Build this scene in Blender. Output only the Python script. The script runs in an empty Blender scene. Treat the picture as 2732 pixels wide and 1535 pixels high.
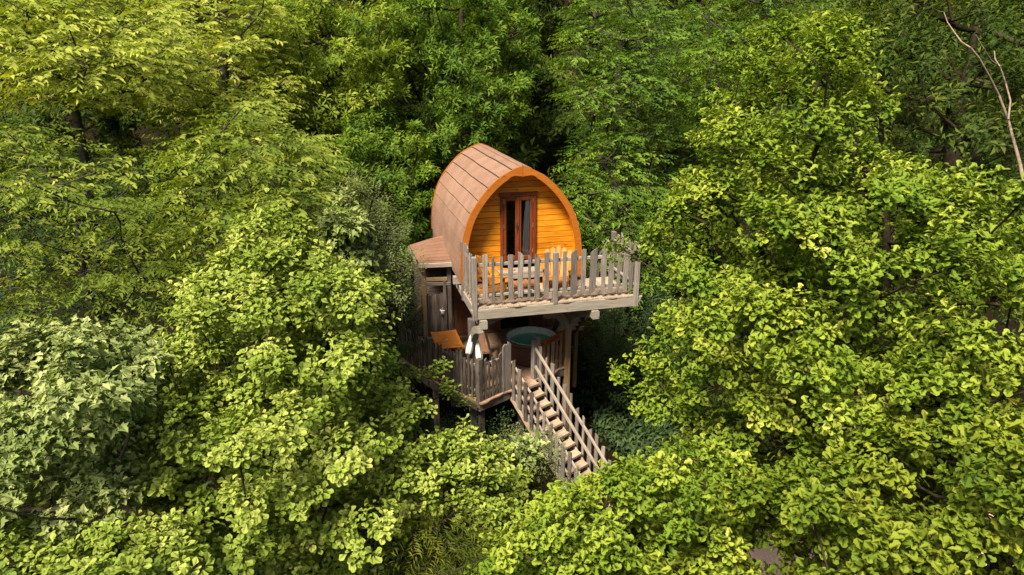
import bpy, math, random
import numpy as np
from mathutils import Vector, Matrix

# ------------------------------------------------------------------ camera, sky, sun, exposure
sc = bpy.context.scene
C = bpy.data.collections.new("scene"); sc.collection.children.link(C)
FPX, CX, CY = 1821.0, 1366.0, 767.5                      # focal length in photo pixels
PITCH = math.atan(589.5 / FPX); YAW = math.atan(486 / math.hypot(FPX, 589.5))
fw = np.array([math.sin(YAW) * math.cos(PITCH), math.cos(YAW) * math.cos(PITCH), -math.sin(PITCH)])
rt = np.array([math.cos(YAW), -math.sin(YAW), 0.0]); up = np.cross(rt, fw)
ZD, ZL = 4.8, 2.5                                        # upper and lower deck heights
def ray(px, py): return fw + rt * ((px - CX) / FPX) + up * ((CY - py) / FPX)
CAM = np.array([0, 0, ZD]) - ray(1280, 820) * 15.5       # the deck's front left corner is the origin
def at(px, py, d): return CAM + ray(px, py) * d
def project(P):
    D = P - CAM; z = D @ fw
    return np.stack([CX + FPX * (D @ rt) / z, CY - FPX * (D @ up) / z, z], -1)

cam = bpy.data.cameras.new("camera"); co = bpy.data.objects.new("camera", cam); C.objects.link(co)
cam.sensor_width = 36; cam.lens = 36 * FPX / 2732; cam.clip_end = 2000; cam.clip_start = 0.1
co.matrix_world = Matrix(((rt[0], up[0], -fw[0], CAM[0]), (rt[1], up[1], -fw[1], CAM[1]), (rt[2], up[2], -fw[2], CAM[2]), (0, 0, 0, 1)))
sc.camera = co

SUN = Vector((-0.49, -0.47, 0.88)).normalized()
wd = bpy.data.worlds.new("World"); sc.world = wd; wd.use_nodes = True
nt = wd.node_tree; bg = nt.nodes["Background"]
sky = nt.nodes.new("ShaderNodeTexSky"); sky.sky_type = 'NISHITA'; sky.sun_disc = False
sky.sun_elevation = math.asin(SUN.z); sky.sun_rotation = math.atan2(SUN.x, SUN.y)
sky.air_density = 1.0; sky.dust_density = 4.0; sky.ozone_density = 0.3
nt.links.new(sky.outputs[0], bg.inputs[0]); bg.inputs[1].default_value = 0.052
sl = bpy.data.lights.new("sun", 'SUN'); so = bpy.data.objects.new("sun", sl); C.objects.link(so)
sl.energy = 5.0; sl.angle = math.radians(15); sl.color = (1.0, 0.88, 0.69)
so.rotation_euler = SUN.to_track_quat('Z', 'Y').to_euler(); so.location = (-20, -20, 30)
sc.view_settings.view_transform = 'Standard'; sc.view_settings.look = 'None'
sc.view_settings.exposure = 1.35; sc.view_settings.gamma = 1
sc.cycles.max_bounces = 7; sc.cycles.diffuse_bounces = 4; sc.cycles.glossy_bounces = 2
sc.cycles.transmission_bounces = 4; sc.cycles.transparent_max_bounces = 8
sc.cycles.caustics_reflective = False; sc.cycles.caustics_refractive = False
sc.cycles.use_denoising = True; sc.cycles.sample_clamp_indirect = 6

rng = np.random.default_rng(7); random.seed(7)
U = random.uniform

# ------------------------------------------------------------------ materials
MATS = {}
def newmat(name):
    m = bpy.data.materials.new(name); m.use_nodes = True; MATS[name] = m
    t = m.node_tree; b = t.nodes["Principled BSDF"]
    return m, t, b
def ramp(t, stops):
    r = t.nodes.new("ShaderNodeValToRGB"); e = r.color_ramp.elements
    while len(e) < len(stops): e.new(0.5)
    for k, (p, c) in enumerate(stops): e[k].position = p; e[k].color = (*c, 1)
    return r
def noise(t, vec, scale, detail=4, rough=0.6):
    n = t.nodes.new("ShaderNodeTexNoise"); n.inputs["Scale"].default_value = scale
    n.inputs["Detail"].default_value = detail; n.inputs["Roughness"].default_value = rough
    if vec is not None: t.links.new(vec, n.inputs["Vector"])
    return n
def mixc(t, a, b, f, mode='MIX'):
    m = t.nodes.new("ShaderNodeMix"); m.data_type = 'RGBA'; m.blend_type = mode
    for s, v in ((m.inputs[6], a), (m.inputs[7], b), (m.inputs[0], f)):
        if hasattr(v, "is_linked") or hasattr(v, "links"): t.links.new(v, s)
        else: s.default_value = v if not isinstance(v, tuple) else (*v, 1)
    return m.outputs[2]
def bump(t, b, h, strength, dist):
    n = t.nodes.new("ShaderNodeBump"); n.inputs["Strength"].default_value = strength; n.inputs["Distance"].default_value = dist
    t.links.new(h, n.inputs["Height"]); t.links.new(n.outputs[0], b.inputs["Normal"])

TIMBER = 0.68      # the pieces are measured on the bright side; overall timber reflectance
def wood(name, dark, mid, light, patch=None, patch_amt=0.5, rough=0.8, grain=26, vary=0.35, coat=0.0, spec=0.25):
    """timber with grain along the piece's own length, knots, weather patches and a tone of its own per piece"""
    dark, mid, light = (tuple(c * TIMBER for c in q) for q in (dark, mid, light)); patch = patch and tuple(c * TIMBER for c in patch)
    m, t, b = newmat(name)
    tc = t.nodes.new("ShaderNodeTexCoord"); oi = t.nodes.new("ShaderNodeObjectInfo")
    off = t.nodes.new("ShaderNodeVectorMath"); off.operation = 'SCALE'; off.inputs[0].default_value = (91, 57, 33)
    t.links.new(oi.outputs["Random"], off.inputs["Scale"])
    ad = t.nodes.new("ShaderNodeVectorMath"); t.links.new(tc.outputs["Object"], ad.inputs[0]); t.links.new(off.outputs[0], ad.inputs[1])
    mp = t.nodes.new("ShaderNodeMapping"); mp.inputs["Scale"].default_value = (1.6, grain, grain); t.links.new(ad.outputs[0], mp.inputs[0])
    n1 = noise(t, mp.outputs[0], 1.6, 6, 0.65)
    r = ramp(t, [(0.28, dark), (0.5, mid), (0.72, light)]); t.links.new(n1.outputs[0], r.inputs[0])
    mp2 = t.nodes.new("ShaderNodeMapping"); mp2.inputs["Scale"].default_value = (2.0, 7, 7); t.links.new(ad.outputs[0], mp2.inputs[0])
    n2 = noise(t, mp2.outputs[0], 1.0, 5, 0.6)
    col = r.outputs[0]
    if patch:
        pr = ramp(t, [(0.46, (0, 0, 0)), (0.68, (patch_amt,) * 3)]); t.links.new(n2.outputs[0], pr.inputs[0])
        col = mixc(t, col, patch, pr.outputs[0])
    # knots
    v = t.nodes.new("ShaderNodeTexVoronoi"); mp3 = t.nodes.new("ShaderNodeMapping"); mp3.inputs["Scale"].default_value = (2.2, 6, 6)
    t.links.new(ad.outputs[0], mp3.inputs[0]); t.links.new(mp3.outputs[0], v.inputs["Vector"]); v.inputs["Scale"].default_value = 1.0
    kr = ramp(t, [(0.05, (0.75,) * 3), (0.15, (0, 0, 0))]); t.links.new(v.outputs["Distance"], kr.inputs[0])
    col = mixc(t, col, tuple(c * 0.45 for c in dark), kr.outputs[0])
    mr = t.nodes.new("ShaderNodeMapRange"); mr.inputs["To Min"].default_value = 1 - vary; mr.inputs["To Max"].default_value = 1 + vary * 0.6
    t.links.new(oi.outputs["Random"], mr.inputs[0])
    cm = t.nodes.new("ShaderNodeCombineColor")
    for k in range(3): t.links.new(mr.outputs[0], cm.inputs[k])
    col = mixc(t, col, cm.outputs[0], 1.0, 'MULTIPLY')
    t.links.new(col, b.inputs["Base Color"]); b.inputs["Roughness"].default_value = rough
    b.inputs["Specular IOR Level"].default_value = spec; b.inputs["Coat Weight"].default_value = coat; b.inputs["Coat Roughness"].default_value = 0.35
    bump(t, b, n1.outputs[0], 0.5, 0.006)
    return m
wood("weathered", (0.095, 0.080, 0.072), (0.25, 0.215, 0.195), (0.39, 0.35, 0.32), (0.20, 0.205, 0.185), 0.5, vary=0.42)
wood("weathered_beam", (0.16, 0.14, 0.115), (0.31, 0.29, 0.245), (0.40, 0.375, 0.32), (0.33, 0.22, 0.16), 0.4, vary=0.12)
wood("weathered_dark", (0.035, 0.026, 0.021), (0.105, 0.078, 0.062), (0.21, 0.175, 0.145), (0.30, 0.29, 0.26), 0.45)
wood("old_board", (0.045, 0.032, 0.026), (0.12, 0.088, 0.07), (0.22, 0.175, 0.14), (0.28, 0.25, 0.22), 0.5)
wood("deck_board", (0.30, 0.215, 0.155), (0.45, 0.345, 0.255), (0.56, 0.45, 0.35), (0.33, 0.25, 0.19), 0.5, vary=0.16)
wood("deck_warm", (0.30, 0.18, 0.11), (0.42, 0.27, 0.175), (0.50, 0.34, 0.235), (0.30, 0.17, 0.10), 0.4, vary=0.14)
wood("stair_tread", (0.33, 0.235, 0.165), (0.49, 0.37, 0.27), (0.60, 0.48, 0.37), (0.27, 0.20, 0.15), 0.5, vary=0.14)
wood("rail_pale", (0.25, 0.20, 0.165), (0.40, 0.335, 0.28), (0.52, 0.45, 0.385), (0.27, 0.235, 0.195), 0.5, vary=0.1)
wood("post_brown", (0.14, 0.075, 0.033), (0.30, 0.185, 0.09), (0.40, 0.28, 0.16), (0.26, 0.21, 0.14), 0.6, vary=0.2)
wood("varnish_orange", (0.62, 0.17, 0.006), (0.90, 0.34, 0.010), (1.0, 0.45, 0.022), (0.50, 0.13, 0.006), 0.6, rough=0.5, grain=16, vary=0.28, spec=0.35, coat=0.08)
wood("trim_orange", (0.35, 0.100, 0.009), (0.42, 0.128, 0.012), (0.48, 0.16, 0.017), None, rough=0.5, grain=12, vary=0.05, spec=0.35)
wood("door_red", (0.13, 0.026, 0.007), (0.185, 0.042, 0.011), (0.24, 0.058, 0.016), None, rough=0.42, grain=16, vary=0.08, spec=0.4)
wood("teak", (0.46, 0.135, 0.018), (0.60, 0.21, 0.035), (0.70, 0.30, 0.07), (0.45, 0.15, 0.02), 0.4, rough=0.55, grain=22, vary=0.15)
wood("chair_oak", (0.36, 0.125, 0.018), (0.50, 0.20, 0.034), (0.62, 0.29, 0.065), None, rough=0.55, grain=18, vary=0.15)
wood("stool_brown", (0.20, 0.08, 0.025), (0.33, 0.15, 0.06), (0.42, 0.22, 0.10), None, rough=0.6, grain=20, vary=0.15)
wood("wall_red", (0.12, 0.045, 0.024), (0.22, 0.090, 0.050), (0.29, 0.13, 0.076), None, rough=0.75, grain=18, vary=0.2)
wood("sign_wood", (0.22, 0.05, 0.012), (0.30, 0.075, 0.018), (0.36, 0.10, 0.025), None, rough=0.5, vary=0.02)
wood("bark_oak", (0.020, 0.014, 0.009), (0.048, 0.036, 0.024), (0.085, 0.068, 0.05), (0.05, 0.065, 0.03), 0.5, rough=0.9, grain=12, vary=0.1, spec=0.04)
wood("bark_grey", (0.035, 0.030, 0.022), (0.075, 0.066, 0.052), (0.12, 0.11, 0.09), (0.06, 0.075, 0.04), 0.5, rough=0.9, grain=9, vary=0.1, spec=0.04)
wood("dead_wood", (0.14, 0.105, 0.075), (0.26, 0.205, 0.155), (0.36, 0.30, 0.24), None, rough=0.85, grain=12, vary=0.05)

def shingle(name, base, speck):
    m, t, b = newmat(name); tc = t.nodes.new("ShaderNodeTexCoord")
    n = noise(t, tc.outputs["Object"], 90, 3, 0.8); n2 = noise(t, tc.outputs["Object"], 1.7, 4, 0.6)
    r = ramp(t, [(0.3, tuple(c * 0.72 for c in base)), (0.5, base), (0.72, speck)]); t.links.new(n.outputs[0], r.inputs[0])
    r2 = ramp(t, [(0.35, (0.84, 0.82, 0.80)), (0.65, (1.06, 1.05, 1.05))]); t.links.new(n2.outputs[0], r2.inputs[0])
    oi = t.nodes.new("ShaderNodeObjectInfo"); mr = t.nodes.new("ShaderNodeMapRange"); mr.inputs["To Min"].default_value = 0.93; mr.inputs["To Max"].default_value = 1.05
    t.links.new(oi.outputs["Random"], mr.inputs[0])
    cm = t.nodes.new("ShaderNodeCombineColor")
    for k in range(3): t.links.new(mr.outputs[0], cm.inputs[k])
    c = mixc(t, r.outputs[0], r2.outputs[0], 1.0, 'MULTIPLY'); c = mixc(t, c, cm.outputs[0], 1.0, 'MULTIPLY')
    t.links.new(c, b.inputs["Base Color"]); b.inputs["Roughness"].default_value = 0.95; b.inputs["Specular IOR Level"].default_value = 0.15
    bump(t, b, n.outputs[0], 0.6, 0.004)
shingle("shingle_pink", (0.205, 0.124, 0.090), (0.29, 0.19, 0.145))
shingle("shingle_red", (0.175, 0.095, 0.065), (0.225, 0.135, 0.095))

def plain(name, col, rough=0.6, metal=0.0, spec=0.4, nscale=None, var=0.2):
    m, t, b = newmat(name); b.inputs["Base Color"].default_value = (*col, 1); b.inputs["Roughness"].default_value = rough
    b.inputs["Metallic"].default_value = metal; b.inputs["Specular IOR Level"].default_value = spec
    if nscale:
        tc = t.nodes.new("ShaderNodeTexCoord"); n = noise(t, tc.outputs["Object"], nscale, 5)
        r = ramp(t, [(0.3, tuple(c * (1 - var) for c in col)), (0.7, tuple(min(1, c * (1 + var)) for c in col))])
        t.links.new(n.outputs[0], r.inputs[0]); t.links.new(r.outputs[0], b.inputs["Base Color"]); bump(t, b, n.outputs[0], 0.2, 0.01)
    return m
plain("bitumen_shadow_edge", (0.035, 0.018, 0.013), 0.9)  # dark cut shingle edge, also painted as the shadow line under each course
plain("dark_void", (0.012, 0.010, 0.009), 0.9)
plain("steel", (0.55, 0.54, 0.52), 0.35, 0.9, nscale=30)
plain("zinc", (0.30, 0.30, 0.28), 0.5, 0.7, nscale=20)
plain("black_iron", (0.02, 0.018, 0.017), 0.5)
plain("towel", (0.88, 0.87, 0.84), 0.95, spec=0.1, nscale=60, var=0.06)
plain("curtain_cloth", (0.74, 0.77, 0.75), 0.9, spec=0.1, nscale=40, var=0.08)
plain("tub_shell", (0.085, 0.045, 0.036), 0.55, nscale=14, var=0.25)
plain("tub_liner", (0.66, 0.72, 0.62), 0.5, nscale=9, var=0.2)
plain("rattan", (0.20, 0.10, 0.06), 0.7, nscale=70, var=0.5)
plain("ink", (0.015, 0.010, 0.008), 0.7)
# window glass: clear sheet with a mirror coat
m, t, b = newmat("glass"); t.nodes.remove(b); out = t.nodes["Material Output"]
tr = t.nodes.new("ShaderNodeBsdfTransparent"); tr.inputs[0].default_value = (0.94, 0.95, 0.95, 1)
gl = t.nodes.new("ShaderNodeBsdfGlossy"); gl.inputs["Roughness"].default_value = 0.03
fr = t.nodes.new("ShaderNodeFresnel"); mx = t.nodes.new("ShaderNodeMixShader")
t.links.new(fr.outputs[0], mx.inputs[0]); t.links.new(tr.outputs[0], mx.inputs[1]); t.links.new(gl.outputs[0], mx.inputs[2]); t.links.new(mx.outputs[0], out.inputs[0])
m, t, b = newmat("water"); b.inputs["Base Color"].default_value = (0.05, 0.27, 0.20, 1); b.inputs["Roughness"].default_value = 0.08
tc = t.nodes.new("ShaderNodeTexCoord"); n = noise(t, tc.outputs["Object"], 5, 3); bump(t, b, n.outputs[0], 0.15, 0.02)
n2 = noise(t, tc.outputs["Object"], 2.2, 4); r = ramp(t, [(0.4, (0.08, 0.46, 0.36)), (0.7, (0.20, 0.60, 0.48))]); t.links.new(n2.outputs[0], r.inputs[0]); t.links.new(r.outputs[0], b.inputs["Base Color"])
# forest floor and path
m, t, b = newmat("forest_floor"); tc = t.nodes.new("ShaderNodeTexCoord")
n = noise(t, tc.outputs["Object"], 1.1, 6); n2 = noise(t, tc.outputs["Object"], 24, 5, 0.7)
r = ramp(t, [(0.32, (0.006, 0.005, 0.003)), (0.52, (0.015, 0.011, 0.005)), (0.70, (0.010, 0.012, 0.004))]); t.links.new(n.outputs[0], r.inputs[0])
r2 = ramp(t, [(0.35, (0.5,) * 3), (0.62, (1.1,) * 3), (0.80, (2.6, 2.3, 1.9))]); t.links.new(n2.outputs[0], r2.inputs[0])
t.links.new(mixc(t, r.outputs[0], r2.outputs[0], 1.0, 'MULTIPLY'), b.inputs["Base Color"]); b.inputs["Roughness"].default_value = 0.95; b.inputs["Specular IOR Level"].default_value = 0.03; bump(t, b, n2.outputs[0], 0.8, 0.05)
m, t, b = newmat("path_gravel"); tc = t.nodes.new("ShaderNodeTexCoord")
n = noise(t, tc.outputs["Object"], 45, 5, 0.8); r = ramp(t, [(0.3, (0.46, 0.27, 0.17)), (0.55, (0.70, 0.46, 0.32)), (0.75, (0.80, 0.60, 0.45))])
t.links.new(n.outputs[0], r.inputs[0]); t.links.new(r.outputs[0], b.inputs["Base Color"]); b.inputs["Roughness"].default_value = 0.95; bump(t, b, n.outputs[0], 0.6, 0.02)

def leafmat(name, stops, trans, tf=0.32, rough=0.6, spec=0.10):
    m, t, b = newmat(name); a = t.nodes.new("ShaderNodeAttribute"); a.attribute_name = "tone"
    r = ramp(t, stops); t.links.new(a.outputs["Fac"], r.inputs[0]); t.links.new(r.outputs[0], b.inputs["Base Color"])
    b.inputs["Roughness"].default_value = rough; b.inputs["Specular IOR Level"].default_value = spec
    tl = t.nodes.new("ShaderNodeBsdfTranslucent")
    t.links.new(mixc(t, r.outputs[0], trans, 1.0, 'MULTIPLY'), tl.inputs[0])
    mx = t.nodes.new("ShaderNodeMixShader"); mx.inputs[0].default_value = tf
    t.links.new(b.outputs[0], mx.inputs[1]); t.links.new(tl.outputs[0], mx.inputs[2]); t.links.new(mx.outputs[0], t.nodes["Material Output"].inputs[0])
TR = (1.5, 1.5, 0.6)
leafmat("leaf_oak", [(0, (0.046, 0.098, 0.011)), (0.45, (0.128, 0.200, 0.018)), (0.8, (0.262, 0.325, 0.038)), (1, (0.42, 0.43, 0.09))], TR)
leafmat("leaf_oak_rust", [(0, (0.040, 0.082, 0.009)), (0.45, (0.105, 0.160, 0.014)), (0.9, (0.235, 0.275, 0.028)), (1, (0.34, 0.26, 0.04))], TR)
leafmat("leaf_young_oak", [(0, (0.070, 0.125, 0.016)), (0.45, (0.180, 0.250, 0.034)), (0.8, (0.33, 0.39, 0.085)), (1, (0.48, 0.51, 0.16))], TR)
leafmat("leaf_maple", [(0, (0.085, 0.135, 0.035)), (0.5, (0.20, 0.26, 0.080)), (0.85, (0.35, 0.40, 0.16)), (1, (0.48, 0.50, 0.23))], TR)
leafmat("leaf_hornbeam", [(0, (0.032, 0.066, 0.009)), (0.45, (0.095, 0.140, 0.016)), (0.8, (0.225, 0.265, 0.042)), (1, (0.40, 0.40, 0.11))], TR)
leafmat("leaf_hornbeam_gold", [(0, (0.065, 0.110, 0.012)), (0.45, (0.175, 0.225, 0.026)), (0.8, (0.34, 0.370, 0.070)), (1, (0.52, 0.49, 0.17))], TR)
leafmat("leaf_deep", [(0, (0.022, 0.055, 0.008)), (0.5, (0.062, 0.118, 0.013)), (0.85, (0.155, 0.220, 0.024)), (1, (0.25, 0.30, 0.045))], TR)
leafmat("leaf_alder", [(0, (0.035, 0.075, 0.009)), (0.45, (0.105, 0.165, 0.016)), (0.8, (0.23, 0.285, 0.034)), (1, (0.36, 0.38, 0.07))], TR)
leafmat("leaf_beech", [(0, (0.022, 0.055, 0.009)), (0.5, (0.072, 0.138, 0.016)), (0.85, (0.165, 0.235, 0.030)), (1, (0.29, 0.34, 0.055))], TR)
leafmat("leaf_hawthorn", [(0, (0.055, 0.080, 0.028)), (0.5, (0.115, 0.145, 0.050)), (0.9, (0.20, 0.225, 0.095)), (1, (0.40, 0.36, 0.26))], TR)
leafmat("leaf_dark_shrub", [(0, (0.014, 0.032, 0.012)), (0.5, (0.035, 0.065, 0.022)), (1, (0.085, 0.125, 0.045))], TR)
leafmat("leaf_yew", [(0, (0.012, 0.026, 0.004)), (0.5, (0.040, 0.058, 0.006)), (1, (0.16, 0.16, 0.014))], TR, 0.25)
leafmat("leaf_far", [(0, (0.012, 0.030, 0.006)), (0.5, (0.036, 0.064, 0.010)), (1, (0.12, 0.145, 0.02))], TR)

# ------------------------------------------------------------------ objects and hierarchy
WM = {}
def V(*a): return Vector(a[0] if len(a) == 1 else a)
def thing(name, loc, label, cat, group=None):
    o = bpy.data.objects.new(name, None); C.objects.link(o); o.location = loc; o.empty_display_size = 0.2
    WM[o] = Matrix.Translation(Vector(loc)); o["label"] = label; o["category"] = cat
    if group: o["group"] = group
    return o
def link(name, me, mat, parent=None, M=None, kind=None):
    o = bpy.data.objects.new(name, me); C.objects.link(o); M = M or Matrix.Identity(4)
    if mat: 
        if not me.materials: me.materials.append(MATS[mat])
    if parent: o.parent = parent; o.matrix_basis = WM[parent].inverted() @ M
    else: o.matrix_basis = M
    WM[o] = M
    if kind: o["kind"] = kind
    return o
def mesh(name, v, f):
    me = bpy.data.meshes.new(name); me.from_pydata([tuple(p) for p in v], [], f); me.update(); return me
def frame(a, b, wdir):
    a, b = Vector(a), Vector(b); X = (b - a).normalized(); Y = Vector(wdir); Y = (Y - X * Y.dot(X)).normalized(); Z = X.cross(Y)
    return Matrix(((X.x, Y.x, Z.x, a.x), (X.y, Y.y, Z.y, a.y), (X.z, Y.z, Z.z, a.z), (0, 0, 0, 1))), (b - a).length

def board(name, parent, a, b, w, t, mat, wdir, n=3, jit=0.0, top=(0, 0, 0), bot=(0, 0, 0), taper=1.0):
    """a plank from a to b: slightly uneven edges, shaped ends (offsets of left, middle and right along its length)"""
    M, L = frame(a, b, wdir); v = []; f = []
    for k in range(n + 1):
        s = k / n; x = L * s; ww = w * (1 + (taper - 1) * s)
        yl = -ww / 2 + (U(-jit, jit)); yr = ww / 2 + U(-jit, jit); yc = (yl + yr) / 2
        e = top if k == n else bot if k == 0 else (0, 0, 0)
        for z in (-t / 2, t / 2):
            q = ((yl, e[0]), (yc, e[1]), (yr, e[2]))
            v += [(x + d, y, z) for y, d in (q if z < 0 else q[::-1])]
    for k in range(n):
        i = k * 6
        for j in range(6): f.append((i + j, i + (j + 1) % 6, i + 6 + (j + 1) % 6, i + 6 + j))
    e = n * 6
    f += [(0, 5, 4, 1), (1, 4, 3, 2), (e, e + 1, e + 4, e + 5), (e + 1, e + 2, e + 3, e + 4)]
    return link(name, mesh(name, v, f), mat, parent, M)
def beam(name, parent, a, b, w, t, mat, wdir, ch=0.012, cut0=0.0, cut1=0.0, dome=0.0):
    """a squared timber with chamfered edges; cut0/cut1 slope its ends"""
    M, L = frame(a, b, wdir); v = []
    ring = [(-w/2+ch, -t/2), (w/2-ch, -t/2), (w/2, -t/2+ch), (w/2, t/2-ch), (w/2-ch, t/2), (-w/2+ch, t/2), (-w/2, t/2-ch), (-w/2, -t/2+ch)]
    xs = [0, L / 2, L] + ([L + dome] if dome else [])
    for k, x in enumerate(xs):
        sh = 0.55 if (dome and k == 3) else 1.0
        for y, z in ring:
            d = cut0 * y / w if k == 0 else cut1 * y / w if k >= 2 else 0
            v.append((x + d, y * sh + (U(-.002, .002)), z * sh))
    f = []
    for k in range(len(xs) - 1):
        for j in range(8): f.append((k*8+j, k*8+(j+1) % 8, k*8+8+(j+1) % 8, k*8+8+j))
    e = (len(xs) - 1) * 8
    f += [tuple(range(7, -1, -1)), tuple(range(e, e + 8))]
    return link(name, mesh(name, v, f), mat, parent, M)
def prism(name, parent, poly, h, mat, M=None, kind=None):
    """flat polygon in local xy, extruded by h along z"""
    n = len(poly); v = [(x, y, 0) for x, y in poly] + [(x, y, h) for x, y in poly]
    f = [tuple(range(n - 1, -1, -1)), tuple(range(n, 2 * n))] + [(i, (i + 1) % n, n + (i + 1) % n, n + i) for i in range(n)]
    return link(name, mesh(name, v, f), mat, parent, M, kind)
def lathe(name, parent, prof, mat, M, n=48):
    v = []; f = []
    for r, z in prof:
        for k in range(n): a = 2 * math.pi * k / n; v.append((r * math.cos(a), r * math.sin(a), z))
    for i in range(len(prof) - 1):
        for k in range(n): f.append((i*n+k, i*n+(k+1) % n, (i+1)*n+(k+1) % n, (i+1)*n+k))
    me = mesh(name, v, f)
    for p in me.polygons: p.use_smooth = True
    return link(name, me, mat, parent, M)
def yplane(x, z0, y): return Matrix(((1, 0, 0, x), (0, 0, -1, y), (0, 1, 0, z0), (0, 0, 0, 1)))   # local xy -> world xz, extrude towards -y

# ------------------------------------------------------------------ ground and path
def terrain(x, y):
    d = x * math.sin(YAW) + y * math.cos(YAW)
    return 0.05 * math.sin(x * .7 + 1) * math.cos(y * .6) + max(0, d - 7) * 0.16 + max(0, d - 30) * 0.15
G = 70; xs = np.linspace(-95, 95, G + 1); xs = np.sign(xs) * (np.abs(xs) / 95) ** 1.7 * 95
gv = [(x, y + 10, terrain(x, y + 10)) for y in xs for x in xs]
gf = [(j*(G+1)+i, j*(G+1)+i+1, (j+1)*(G+1)+i+1, (j+1)*(G+1)+i) for j in range(G) for i in range(G)]
g = link("ground", mesh("ground", gv, gf), "forest_floor", kind="structure")
for p in g.data.polygons: p.use_smooth = True
pts = [Vector((0, -13, 0)), Vector((2.6, -8.8, 0)), Vector((4.2, -5.8, 0)), Vector((5.6, -4.3, 0)), Vector((8.2, -4.0, 0)), Vector((13, -5.5, 0))]
pv = []; pf = []
for k in range(51):
    s = k / 50 * 5; i = min(4, int(s)); p = pts[i].lerp(pts[i + 1], s - i); d = (pts[i + 1] - pts[i]).normalized(); nn = Vector((-d.y, d.x, 0))
    for e in range(5):
        q = p + nn * ((e - 2) * .62 + (U(-.12, .12) if e in (0, 4) else 0)); pv.append((q.x, q.y, terrain(q.x, q.y) + 0.05 + (0.03 if e in (1, 2, 3) else -0.06)))
for k in range(50):
    for e in range(4): pf.append((k*5+e, k*5+e+1, k*5+6+e, k*5+5+e))
link("path", mesh("path", pv, pf), "path_gravel", kind="structure")

# ------------------------------------------------------------------ cabin pod
XC, YF, YW, YB = 1.375, 1.40, 1.76, 6.43        # axis, front rim, front wall, rear rim
PROF = [(0, 7.735), (0.13, 7.70), (0.30, 7.625), (0.56, 7.48), (0.86, 7.21), (1.105, 6.905), (1.30, 6.575), (1.42, 6.225), (1.492, 5.90), (1.53, 5.46), (1.535, 5.15), (1.50, 4.90)]
def prof_dense(step=0.02):
    P = [np.array(PROF[0])]
    # Catmull-Rom
    pts = [np.array(p) for p in PROF]; pts = [np.array((-0.13, 7.70))] + pts + [2 * pts[-1] - pts[-2]]
    for i in range(1, len(pts) - 2):
        p0, p1, p2, p3 = pts[i-1:i+3]
        for s in np.linspace(0, 1, 12)[1:]:
            P.append(0.5 * ((2*p1) + (-p0+p2)*s + (2*p0-5*p1+4*p2-p3)*s*s + (-p0+3*p1-3*p2+p3)*s**3))
    return np.array(P)
PD = prof_dense(); SL = np.concatenate([[0], np.cumsum(np.linalg.norm(np.diff(PD, axis=0), axis=1))])
def prof_at(s): return np.array([np.interp(s, SL, PD[:, 0]), np.interp(s, SL, PD[:, 1])])
def prof_n(s):
    d = prof_at(min(s + .02, SL[-1])) - prof_at(max(s - .02, 0)); d /= np.linalg.norm(d); return np.array([-d[1], d[0]])
def width_at(z, inset=0.0):
    return float(np.interp(-z, -PD[:, 1], PD[:, 0])) - inset
cabin = thing("cabin", (XC, YF, ZD), "barrel shaped wooden cabin with pink shingle roof and orange timber front", "cabin")
roof = None
def roof_shell(sign):
    v = []; f = []; ss = np.linspace(0, SL[-1], 26)
    for y in (YF + .05, YB - .05):
        for off in (-0.012, -0.06):
            for s in ss:
                p = prof_at(s) + prof_n(s) * off * (1 if True else 0); v.append((XC + sign * max(p[0], 0.0), y, p[1]))
    n = 26
    for k in range(n - 1):
        f += [(k, k+1, 2*n+k+1, 2*n+k), (n+k, 3*n+k, 3*n+k+1, n+k+1), (k, n+k, n+k+1, k+1), (2*n+k, 2*n+k+1, 3*n+k+1, 3*n+k)]
    f += [(n-1, 2*n-1, 4*n-1, 3*n-1)]
    return v, f
v1, f1 = roof_shell(-1); v2, f2 = roof_shell(1)
roof = link("roof", mesh("roof", v1 + v2, f1 + [tuple(i + len(v1) for i in q) for q in f2]), "trim_orange", cabin)
edges = [0.0, 0.27] + [0.27 + 0.365 * k for k in range(1, 10)]; edges = [e for e in edges if e < SL[-1] - .1] + [SL[-1]]
for sign in (-1, 1):
    for k in range(len(edges) - 1):
        s0, s1 = edges[k], edges[k + 1]; v = []; f = []; NY, NS = 14, 4
        ph = U(0, 6)
        for j in range(NY + 1):
            y = YF + .035 + (YB - YF - .07) * j / NY; wob = 0.006 * math.sin(j * .8 + ph) + 0.003 * math.sin(j * 1.7 + ph)
            for i in range(NS + 1):
                a = max(0, s0 - 0.03) if k else 0
                s = a + (s1 + (wob if k < len(edges) - 2 else 0) - a) * i / NS
                lift = 0.004 + 0.026 * i / NS
                if k < len(edges) - 2 and i >= NS - 1: s, lift = (s1 + wob - .024, .030) if i == NS - 1 else (s1 + wob, .006)
                q = prof_at(s); nn = prof_n(s)
                if s < 0.02: nn = np.array([0, 1.0])
                for e in (lift, lift - 0.010):
                    p = q + nn * e; v.append((XC + sign * p[0], y, p[1]))
        R = (NS + 1) * 2
        for j in range(NY):
            for i in range(NS):
                b0 = j*R + i*2; f += [(b0, b0+2, b0+R+2, b0+R), (b0+1, b0+R+1, b0+R+3, b0+3)]
            b0 = j*R + NS*2; f.append((b0, b0+1, b0+R+1, b0+R))
        for j, o in ((0, 1), (NY, -1)):
            for i in range(NS):
                b0 = j*R + i*2; f.append((b0, b0+1, b0+3, b0+2)[::o])
        me = mesh("shingle_course", v, f); me.materials.append(MATS["shingle_pink"]); me.materials.append(MATS["bitumen_shadow_edge"])
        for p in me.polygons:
            if all((i % R) >= (NS - 1) * 2 for i in p.vertices) and k < len(edges) - 2: p.material_index = 1  # bevelled lip coloured dark to stand in for the course's shadow
        link("shingle_course", me, None, roof)
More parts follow.
